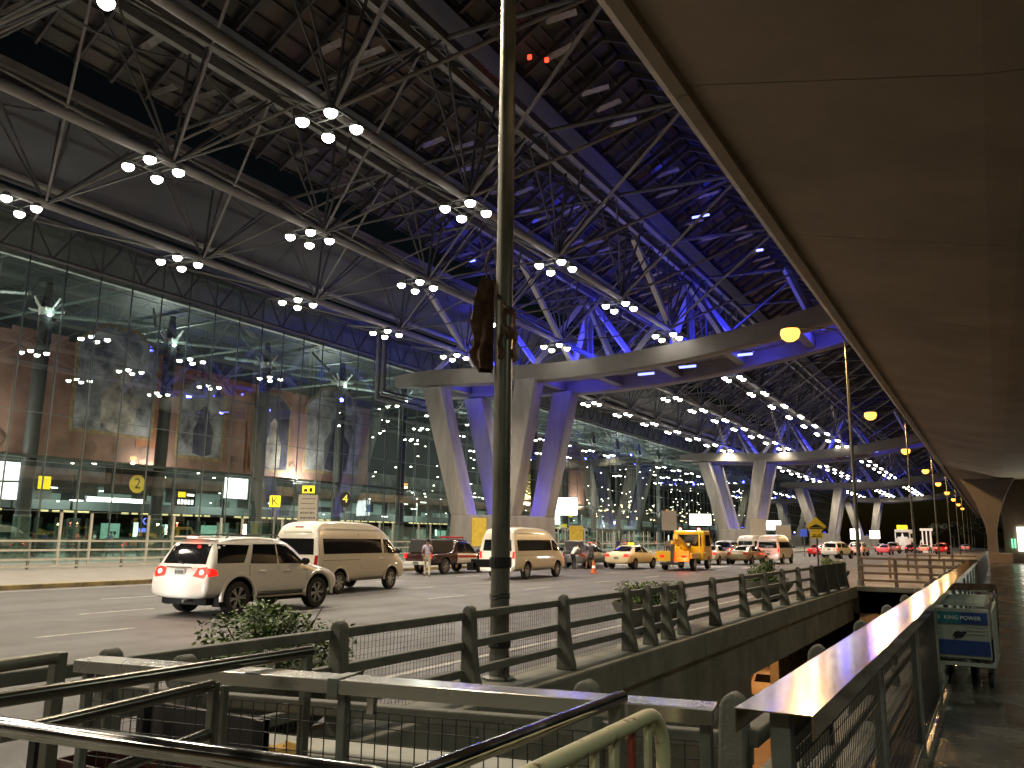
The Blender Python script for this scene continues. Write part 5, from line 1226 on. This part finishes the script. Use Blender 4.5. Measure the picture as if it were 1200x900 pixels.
b = MB(); b.box(-.98, .98, -3.27, -3.2, .55, 1.15); b.build('rear_board', car_yellow, tt, bevel=.01)
b = MB(); b.box(-.80, -.70, .3, .42, 1.0, 2.35); b.box(.70, .80, .3, .42, 1.0, 2.35); b.box(-.70, .70, .3, .42, 2.25, 2.35); b.box(-.2, .2, -.1, .42, 1.0, 1.6); b.build('head_frame', car_yellow, tt, bevel=.03)
b = MB(); b.bar((0, .1, 1.25), (0, -2.6, 2.0), .28, .3); b.bar((0, -1.2, 1.62), (0, -3.4, 1.65), .2, .22); b.build('boom', car_yellow, tt, bevel=.02)
b = MB(); b.bar((0, -3.3, 1.6), (0, -3.5, .45), .16); b.bar((-.7, -3.55, .42), (.7, -3.55, .42), .14); b.build('wheel_lift', black, tt)
b = MB(); b.lathe([(.02, -.3), (.22, -.3), (.22, -.27), (.12, -.26), (.12, .26), (.22, .27), (.22, .3), (.02, .3)], (0, -.2, 1.45), 16, 'x'); b.build('winch_drum', galv, tt)
b = MB(); b.tube((0, -2.6, 1.95), (0, -3.4, .6), .015, 6); b.build('cable', black, tt)
b = MB(); b.box(-.85, -.35, -3.31, -3.28, .40, .56); b.build('license_plate', plate_m, tt)
wheels(tt, (-1.9, -.0 - 0 + 1.9), 1.0, .42, .25, 7)
lamp('POINT', 'tail_lamp_light', tt, (.66, -3.6, .7), 40, (1, .05, .04), size=.08)
lamp('POINT', 'beacon_light', tt, (.6, .9, 2.75), 18, (1, .08, .04), size=.08); lamp('POINT', 'beacon_light', tt, (-.6, .9, 2.75), 18, (1, .3, .12), size=.08)
lamp('POINT', 'work_light', tt, (0, -.7, 2.6), 45, (1, .65, .3), size=.1)
suv('dark red lit sport wagon beyond the gold saloon', (-21.6, 78), 0, car_grey, 1, False)
van('small white van standing behind the dark sport wagon, left of the far white van', (-21.2, 86), math.radians(-6), car_white, 0, False)
V3 = van('white high roof van with bright red tail lights driving away in the far middle lane', (-15.9, 71.5), math.radians(-1), car_white, 1, False)
for s in (-1, 1): lamp('POINT', 'tail_lamp_light', V3, (s * .85, -2.95, 1.05), 10, (1, .05, .03), size=.08)
lamp('SPOT', 'following_headlight', V3, (0, -7, .65), 110, (1, .95, .88), (math.radians(90), 0, 0), .06, math.radians(32), .7)
suv('small white off-roader near the far lamp post, black lower body', (-14.9, 96.5), math.radians(-14), car_white, 1, False)
far = [('sedan', 'red saloon car left of the far small white off-roader', -18.2, 104, car_red), ('suv', 'far white wagon with twin red lights right of the small off-roader', -15.6, 118, car_white), ('sedan', 'far red saloon close behind the thin lamp post', -16.6, 128, car_red),
       ('sedan', 'far pink saloon right of the thin lamp post', -13.8, 131, car_pink), ('suv', 'far grey wagon in the queue before the double deck bus', -14.5, 150, car_grey), ('sedan', 'far dark saloon at the foot of the double deck bus', -12.6, 158, car_dark),
       ('sedan', 'far white saloon right of the double deck bus', -10.6, 160, car_white), ('van', 'distant white van right of the double deck bus', -12.4, 190, car_white), ('sedan', 'distant silver saloon below the distant white van', -9.8, 172, car_silver),
       ('suv', 'lone dark red wagon with red tail lights far down the right lane', -7.4, 150, car_red), ('sedan', 'tiny white saloon farthest down the right lane', -6.0, 215, car_white),
       ('sedan', 'tiny red lit saloon in the distant left queue', -18.0, 165, car_grey), ('sedan', 'tiny silver saloon in the distant left queue', -20.6, 120, car_silver), ('suv', 'tiny white wagon in the distant left queue', -21.5, 140, car_white)]
for kind, lab, X, Y, m in far:
    tq_ = {'sedan': lambda: sedan(lab, (X, Y), math.radians(random.uniform(-4, 4)), m, 1), 'suv': lambda: suv(lab, (X, Y), math.radians(random.uniform(-4, 4)), m, 1, False), 'van': lambda: van(lab, (X, Y), 0, m, 1, False)}[kind]()
    lamp('POINT', 'tail_lamp_light', tq_, (0, -2.9, .9), 22, (1, .04, .02), size=.3)
bt = thing('lit_booth', 'white lit booth with dark openings right of the double deck bus', 'booth', (-10.9, 171, RZ + .006))
b = MB(); b.box(-.75, .75, -.8, .8, 0, 1.2); b.box(-.75, -.55, -.8, .8, 1.2, 3.9); b.box(.55, .75, -.8, .8, 1.2, 3.9); b.box(-.1, .1, -.8, -.6, 1.2, 3.9); b.box(-1.0, 1.0, -1, 1, 3.9, 4.3); b.build('frame', mat('booth_white_glow', (.8, .75, .7), .5, emit=(1, .82, .7), estr=.6), bt)  # glow put into the frame's white so the booth looks lit
b = MB(); b.box(-.55, .55, -.5, -.45, 1.2, 3.9); b.build('pane', window_m, bt)
rr = random.Random(31)
for k, (x, y, h) in enumerate(((-6.5, 262, 7), (-1.5, 240, 8.5), (-11.5, 300, 8), (-3.0, 300, 10), (-18, 330, 9))):
    t = thing('tree', ['low dark tree', 'round dark tree', 'far dark tree', 'tallest dark tree', 'leftmost dark tree'][k] + ' beyond the distant traffic under the street lamps', 'tree', (x, y, RZ), 0, 'trees beyond the traffic')
    b = MB(); b.tube((0, 0, 0), (.2, 0, h * .5), .22, 8, .12)
    for j in range(5): a = j * 1.26; b.tube((.15, 0, h * .4), (1.6 * math.cos(a), 1.6 * math.sin(a), h * .75), .1, 5, .03)
    b.build('trunk', bark, t)
    b = MB()
    for j in range(12): a = rr.uniform(0, 6.28); q = rr.uniform(0, 2.2); leaves(b, (q * math.cos(a), q * math.sin(a), h * rr.uniform(.5, .95)), (1.1, 1.1, .8), 110, .5, rr, 1)
    b.build('crown', mat('tree_dark', (.03, .04, .015), .6), t)
# double deck bus
bs = thing('double_deck_bus', 'white double deck bus with a star on its back and yellow sign on top', 'bus', (-14.9, 176, RZ + .006), math.radians(0), VG)
b = MB(); b.box(-1.3, 1.3, -5.5, 5.5, .4, 4.1); b.build('body', mat('bus_white_glow', (.75, .7, .65), .35, emit=(1, .8, .7), estr=.25), bs, bevel=.15)  # faint warm glow put into the white bodywork, which is no lamp
b = MB(); b.box(-1.1, 1.1, -5.53, -5.50, 2.5, 3.6); b.build('rear_window', window_m, bs, bevel=.01)
b = MB(); st_ = []
for i in range(10):
    a = PI / 2 + i * PI / 5; r_ = 1.0 if i % 2 == 0 else .42; st_.append((r_ * math.cos(a), 2.35 + r_ * 1.25 * math.sin(a)))
b.prism(st_, 'y', -5.56, -5.54); b.build('star', mat('star_white_glow', (.85, .83, .8), .5, emit=(1, .9, .85), estr=.4), bs)  # star's white carries a faint painted-in glow as well
for s in (-1, 1):
    for z in (1.35, 2.6): b = MB(); b.box(s * 1.303, s * 1.315, -5, 4.8, z, z + .8); b.build('side_window', window_m, bs)
    b = MB(); b.box(s * 1.05 - .12, s * 1.05 + .12, -5.54, -5.5, .9, 1.5); b.build('tail_light', red_on, bs)
b = MB(); b.box(-.9, .9, -5.2, -4.9, 4.15, 4.9); b.build('roof_sign', yel_sign, bs, bevel=.05)
wheels(bs, (-3.3, 3.2), 1.28, .48, .3, 7)
# lower road cars
def low(label, x, y, m):
    me = colored('suv', m); t = mk_vehicle('lower_car', label, 'car', (x, y), 0, me, 'cars on the lower road'); t.location.z = -7.94
    decal(me, [(-.66, 1.18), (.66, 1.18), (.56, 1.60), (-.56, 1.60)], 'y', -1, .004, 'rear_window', window_m, t)
    for s in (-1, 1): decal(me, [(-1.9, 1.19), (.85, 1.15), (.4, 1.60), (-1.8, 1.62)], 'x', s, .004, 'side_window', window_m, t)
    wheels(t, (-1.32, 1.42), .92, .39, .25, 6)
    return t
low('white car on the lower road, nearest one seen through the ramp opening', -12.6, 54.5, car_white)
low('white car on the lower road, just ahead of the nearest one', -12.2, 61.5, car_white)
low('orange lit car on the lower road, farthest in the opening', -12.0, 68.5, car_taxi)
for k, (x, y) in enumerate(((-8.8, 28), (-11.5, 46), (-11.0, 62), (-9.0, 14))):
    q = thing('tunnel_lamp', ['second', 'third', 'farthest', 'nearest'][k] + ' orange lamp fixed under the road deck', 'ceiling lamp', (x, y, -2.4), 0, 'orange lamps over the lower road')
    b = MB(); b.box(-.15, .15, -.5, .5, .06, .2); b.bar((0, 0, .2), (0, 0, 1.2), .04); b.build('housing', galv, q); b = MB(); b.box(-.11, .11, -.45, .45, .0, .055); b.build('lens', sodium, q)
    lamp('POINT', 'lamp_light', q, (0, 0, -.3), 1500, (1, .42, .12), size=.2)
cn = thing('traffic_cone', 'small orange and white cone at the front corner of the second cream van', 'traffic cone', (-18.75, 41.3, RZ + .006))
b = MB(); b.box(-.18, .18, -.18, .18, 0, .03); b.lathe([(.14, .03), (.03, .7), (.005, .71)], n=16); b.build('cone_body', cone_m, cn); b = MB(); b.lathe([(.103, .28), (.075, .42)], n=16); b.v = [(x * 1.04, y * 1.04, z) for x, y, z in b.v]; b.build('band', mat('band_white_glow', (.8, .8, .8), .5, emit=(1, .5, .4), estr=.6), cn)  # pinkish glow put into the colour of the cone's white band
# headlights of the queue behind each lit vehicle (real lamps of the traffic, just outside or between)
def beam(x, y, e, ang=6, c=(1, .93, .82)):
    return x, y, e
for (par, x, y, e) in ((S1, -.55, -6.3, 420), (S1, .45, -6.3, 420), (V2, -.4, -7.0, 420), (V2, .4, -7.0, 420)):
    lamp('SPOT', 'following_headlight', par, (x, y, .65), e, (1, .95, .88), (math.radians(90), 0, 0), .06, math.radians(32), .7)
# ---------------------------------------------------------------- people
def person(label, loc, rz, pose, top, legs, h=1.70, hair=hair_m, shoe=black, arms_bare=True, shorts=False, group=None, share=None):
    t = thing('person', label, 'person', loc, rz, group)
    if share:
        for nme, me in share: o = bpy.data.objects.new(nme, me); COL.objects.link(o); o.parent = t
        return t
    s = h / 1.70
    J = dict(pel=(0, 0, .92), spn=(0, 0, 1.12), chs=(0, 0, 1.32), nck=(0, .0, 1.46), hd0=(0, .01, 1.53), hd1=(0, .015, 1.62),
             ls=(-.17, 0, 1.40), le=(-.22, -.02, 1.13), lw=(-.22, .06, .88), rs=(.17, 0, 1.40), re=(.22, -.02, 1.13), rw=(.22, .06, .88),
             lh=(-.095, 0, .88), lk=(-.10, .02, .48), la=(-.10, 0, .09), lt=(-.11, .15, .035), rh=(.095, 0, .88), rk=(.10, .02, .48), ra=(.10, 0, .09), rt=(.11, .15, .035))
    J.update(pose)
    J['hd2'] = tuple(Vector(J['hd1']) + (Vector(J['hd1']) - Vector(J['hd0'])) * .75)
    rad = dict(pel=(.155, .11), spn=(.135, .10), chs=(.155, .105), nck=(.055, .055), hd0=(.062, .07), hd1=(.078, .092), hd2=(.055, .065), ls=(.06, .06), le=(.042, .042), lw=(.028, .028), rs=(.06, .06), re=(.042, .042), rw=(.028, .028),
               lh=(.088, .09), lk=(.058, .06), la=(.038, .04), lt=(.035, .03), rh=(.088, .09), rk=(.058, .06), ra=(.038, .04), rt=(.035, .03))
    E_ = [('pel', 'spn'), ('spn', 'chs'), ('chs', 'nck'), ('nck', 'hd0'), ('hd0', 'hd1'), ('hd1', 'hd2'), ('chs', 'ls'), ('ls', 'le'), ('le', 'lw'), ('chs', 'rs'), ('rs', 're'), ('re', 'rw'), ('pel', 'lh'), ('lh', 'lk'), ('lk', 'la'), ('la', 'lt'), ('pel', 'rh'), ('rh', 'rk'), ('rk', 'ra'), ('ra', 'rt')]
    for sd in 'lr':
        w = Vector(J[sd + 'w']); e = Vector(J[sd + 'e']); d = (w - e).normalized(); sx = -1 if sd == 'l' else 1
        side = Vector((0, 1, 0)) if abs(d.y) < .8 else Vector((0, 0, 1)); side = (side - d * side.dot(d)).normalized()
        inn = d.cross(side).normalized() * .012
        J[sd + 'm'] = tuple(w + d * .07); rad[sd + 'm'] = (.022, .036) if abs(d.z) > .6 else (.036, .022); E_.append((sd + 'w', sd + 'm'))
        for k, L in enumerate((.062, .074, .078, .066)):
            o_ = side * (.030 - .020 * k); a = Vector(J[sd + 'm']) + o_; m1 = a + d * L * .55; m2 = a + d * L + inn
            J[sd + 'f%d' % k] = tuple(m1); J[sd + 'g%d' % k] = tuple(m2); rad[sd + 'f%d' % k] = (.009, .009); rad[sd + 'g%d' % k] = (.007, .007); E_ += [(sd + 'm', sd + 'f%d' % k), (sd + 'f%d' % k, sd + 'g%d' % k)]
        th = w + d * .03 + side * .045; J[sd + 'th'] = tuple(th); J[sd + 'ti'] = tuple(th + d * .035 + side * .008); rad[sd + 'th'] = (.012, .012); rad[sd + 'ti'] = (.009, .009); E_ += [(sd + 'w', sd + 'th'), (sd + 'th', sd + 'ti')]
    names = list(J); idx = {n: i for i, n in enumerate(names)}
    me = bpy.data.meshes.new('body'); me.from_pydata([Vector(J[n]) * s for n in names], [(idx[a], idx[b_]) for a, b_ in E_], [])
    o = bpy.data.objects.new('body_tmp', me); COL.objects.link(o)
    md = o.modifiers.new('k', 'SKIN')
    for n in names: v = me.skin_vertices[0].data[idx[n]]; v.radius = rad[n]; v.use_root = (n == 'pel')
    md2 = o.modifiers.new('s', 'SUBSURF'); md2.levels = 1; md2.render_levels = 1
    dg = bpy.context.evaluated_depsgraph_get(); m2 = bpy.data.meshes.new_from_object(o.evaluated_get(dg)); bpy.data.objects.remove(o)
    m2.materials.clear()
    for m in (skin_m, top, legs, shoe): m2.materials.append(m)
    segs = [(Vector(J[a]) * s, Vector(J[b_]) * s, a, b_) for a, b_ in E_]
    for p in m2.polygons:
        c = p.center; best = (9, None)
        for a, b_, na, nb in segs:
            u = (b_ - a); tt_ = max(0, min(1, (c - a).dot(u) / max(u.length_squared, 1e-9))); dd = (c - a - u * tt_).length
            if dd < best[0]: best = (dd, (na, nb, tt_))
        na, nb, tt_ = best[1]; k = 0
        if nb in ('spn', 'chs', 'ls', 'rs') or (nb == 'nck' and tt_ < .5): k = 1
        if nb in ('le', 're'): k = 1 if (tt_ < .6 or not arms_bare) else 0
        if nb in ('lw', 'rw'): k = 0 if arms_bare else 1
        if nb in ('lh', 'rh') or (na == 'pel' and nb == 'spn' and tt_ < .25): k = 2
        if nb in ('lk', 'rk'): k = 2
        if nb in ('la', 'ra'): k = 0 if shorts else 2
        if nb in ('lt', 'rt'): k = 3
        p.material_index = k
    m2.shade_smooth(); ob = bpy.data.objects.new('body', m2); COL.objects.link(ob); ob.parent = t
    h0, h1 = Vector(J['hd0']) * s, Vector(J['hd1']) * s; ax = (h1 - h0).normalized(); R = Vector((0, 0, 1)).rotation_difference(ax).to_matrix()
    b = MB(); b.lathe([(.098, -.03), (.104, .03), (.095, .08), (.06, .115), (.005, .125)], n=14); b.v = [tuple(h1 + R @ Vector((x * .86, y * 1.0 - .018, z + (.03 if y > .05 and z < .02 else 0)))) for x, y, z in b.v]; b.build('hair', hair, t, smooth=True)
    b = MB(); b.lathe([(.005, .03), (.014, .01), (.016, -.02), (.005, -.03)], n=8); b.v = [tuple(h1 + R @ Vector((x, y + .092, z - .02))) for x, y, z in b.v]; b.build('nose', skin_m, t, smooth=True)
    for sx in (-1, 1):
        b = MB(); b.lathe([(.002, .008), (.009, 0), (.002, -.008)], n=8); b.v = [tuple(h1 + R @ Vector((x + sx * .03, y + .084, z + .012))) for x, y, z in b.v]; b.build('eye', black, t)
        b = MB(); b.lathe([(.003, .03), (.014, .01), (.012, -.015), (.003, -.028)], n=8); b.v = [tuple(h1 + R @ Vector((x * .5 + sx * .082, y, z - .01))) for x, y, z in b.v]; b.build('ear', skin_m, t, smooth=True)
    b = MB(); b.box(-.022, .022, 0, .006, -.004, .004); b.v = [tuple(h1 + R @ Vector((x, y + .082, z - .06))) for x, y, z in b.v]; b.build('mouth', mat('lips', (.18, .06, .05), .6), t)
    return t
lav = mat('shirt_lavender', (.50, .46, .62), .8, var=.1); crm = mat('trousers_cream', (.66, .60, .46), .8, var=.1); wht = mat('shirt_white', (.72, .70, .68), .8, var=.08)
dkb = mat('cloth_black', (.02, .02, .022), .85); dkg = mat('cloth_grey', (.07, .07, .075), .85, var=.2); redc = mat('cloth_red', (.32, .05, .04), .8, var=.2); bluec = mat('cloth_blue', (.05, .08, .22), .8, var=.2); tan = mat('cloth_tan', (.28, .2, .13), .8, var=.2); sho = mat('shoe_red', (.4, .06, .03), .6)
walk = dict(lk=(-.10, .14, .50), la=(-.10, .12, .12), lt=(-.11, .27, .05), rk=(.10, .02, .48), ra=(.10, -.16, .10), rt=(.11, -.02, .035), le=(-.23, -.10, 1.15), lw=(-.21, -.05, .92), re=(.22, .05, 1.14), rw=(.14, .20, 1.06))
person('man in a lavender shirt and cream trousers standing behind the dark pickup', (-22.7, 31.6, RZ + .006), math.radians(35), walk, lav, crm, 1.72, shoe=sho)
bend = dict(pel=(0, -.10, .90), spn=(0, .0, 1.08), chs=(0, .16, 1.22), nck=(0, .27, 1.30), hd0=(0, .33, 1.34), hd1=(0, .39, 1.41), ls=(-.17, .20, 1.28), le=(-.20, .36, 1.08), lw=(-.14, .50, .92), rs=(.17, .20, 1.28), re=(.2, .36, 1.08), rw=(.14, .50, .92), lh=(-.095, -.10, .87), rh=(.095, -.10, .87))
person('person in a white shirt and dark trousers bending at the open boot', (-22.0, 45.6, RZ + .006), math.radians(-20), bend, wht, dkb, 1.68)
person('person in black with bare legs leaning toward the luggage, stepping wide', (-21.1, 46.1, RZ + .006), math.radians(35), dict(bend, la=(-.28, .10, .09), lt=(-.30, .24, .035), lk=(-.2, .12, .48), ra=(.2, -.2, .09), rt=(.2, -.05, .035)), dkb, dkg, 1.74, shorts=True)
person('person in a dull red top standing behind the open boot car', (-25.6, 56.5, RZ + .006), math.radians(150), {}, redc, dkg, 1.72)
person('person in dark clothes between the taxi and the tow truck', (-19.2, 55.0, RZ + .006), math.radians(200), walk, dkg, dkb, 1.7)
lg = thing('suitcase', 'dark upright suitcase beside the person in the white shirt', 'suitcase', (-22.6, 45.3, RZ + .006), .4)
b = MB(); b.box(-.24, .24, -.14, .14, .06, .72); b.build('shell', dkg, lg, bevel=.05); b = MB(); b.path([(-.12, 0, .7), (-.12, 0, 1.02), (.12, 0, 1.02), (.12, 0, .7)], .012, 6); b.build('handle', galv, lg)
for sx in (-1, 1): b = MB(); b.lathe([(.005, -.02), (.035, -.02), (.035, .02), (.005, .02)], (sx * .18, .08, .035), 10, 'x'); b.build('wheel', rubber, lg)
shared = []
for (tp, lgc) in ((dkg, dkb), (bluec, dkg), (tan, dkb), (redc, dkg), (wht, bluec)):
    p = person('tmp', (0, 0, 0), 0, random.choice(({}, walk)), tp, lgc); shared.append([(c.name.split('.')[0], c.data) for c in kids(p)]); 
    for c in kids(p): bpy.data.objects.remove(c)
    bpy.data.objects.remove(p)
cols = ['grey', 'blue', 'tan', 'red', 'white']
rr = random.Random(21)
beh = [('left of the hall\'s first column', 23), ('behind the leftmost fence posts', 27), ('right of the leftmost column', 31), ('below the fluorescent light box', 35), ('below the number 2 disc', 38), ('near the blue neon letter', 41), ('behind the off-roader rear', 44), ('below the square poster box', 47), ('left of the left van', 50), ('above the roof of the left van', 55), ('between left van and lavender shirted man', 62), ('left of the nearest pylon', 70)]
for where, y in beh:
    for j in range(3):
        k = rr.randrange(5); x = (-54.0, -56.5, -59.0)[j] + rr.uniform(-.6, .6)
        d_ = ('close to the glass', 'mid hall', 'by the counters')[j]
        person('%s-topped traveller in the hall %s, %s' % (cols[k], where, d_), (x, y + rr.uniform(-1.6, 1.6), -.10), rr.uniform(0, 6.28), {}, dkg, dkb, share=shared[k], group='travellers inside the hall')
rr = random.Random(8)
for j, (x, y, w) in enumerate(((-33.0, 95, 'under the second pylon'), (-31, 104, 'right of the second pylon'), (-29.0, 82, 'left of the far white van'), (-28.2, 112, 'right of the far white van'), (-26.8, 118, 'left of the yellow hump sign'), (-29.5, 66, 'above the silver saloon'), (-30.2, 72, 'above the pale taxi'))):
    k = j % 5; person('small %s-topped figure on the far pavement, %s' % (cols[k], w), (x, y, -.13), rr.uniform(0, 6.28), {}, dkg, dkb, share=shared[k], group='figures on the far pavement')
# ---------------------------------------------------------------- camera, sky, sun
cam = bpy.data.cameras.new('camera'); co = bpy.data.objects.new('camera', cam); COL.objects.link(co)
cam.sensor_width = 36; cam.lens = 36 * 966 / 1200; cam.clip_end = 5000; cam.clip_start = .05
yaw, pitch, roll = math.radians(30.1), math.radians(10.5), math.radians(.72)
fw = Vector((-math.sin(yaw) * math.cos(pitch), math.cos(yaw) * math.cos(pitch), math.sin(pitch)))
r0 = fw.cross(Vector((0, 0, 1))).normalized(); u0 = r0.cross(fw)
rt = r0 * math.cos(roll) + u0 * math.sin(roll); up = -r0 * math.sin(roll) + u0 * math.cos(roll)
M = Matrix((rt, up, -fw)).transposed().to_4x4(); M.translation = Vector((0, 0, 1.6)); co.matrix_world = M
scn.camera = co
w = bpy.data.worlds.new('World'); scn.world = w; w.use_nodes = True; nt = w.node_tree
sky = nt.nodes.new('ShaderNodeTexSky'); sky.sky_type = 'NISHITA'; sky.sun_disc = False; sky.sun_elevation = math.radians(4); sky.sun_rotation = math.radians(200)
nt.links.new(sky.outputs[0], nt.nodes['Background'].inputs[0]); nt.nodes['Background'].inputs[1].default_value = .0022
sl = bpy.data.lights.new('moon_sun', 'SUN'); sl.energy = .01; sl.angle = math.radians(.5); so = bpy.data.objects.new('moon_sun', sl); COL.objects.link(so); so.rotation_euler = (math.radians(60), 0, math.radians(200))
scn.view_settings.view_transform = 'Standard'; scn.view_settings.look = 'None'; scn.view_settings.gamma = 1; scn.view_settings.exposure = .0
cy = scn.cycles; cy.use_denoising = True; cy.max_bounces = 6; cy.diffuse_bounces = 3; cy.glossy_bounces = 4; cy.transparent_max_bounces = 12; cy.sample_clamp_indirect = 4; cy.caustics_reflective = False; cy.caustics_refractive = False
try: cy.use_light_tree = True; cy.denoiser = 'OPENIMAGEDENOISE'
except Exception: pass
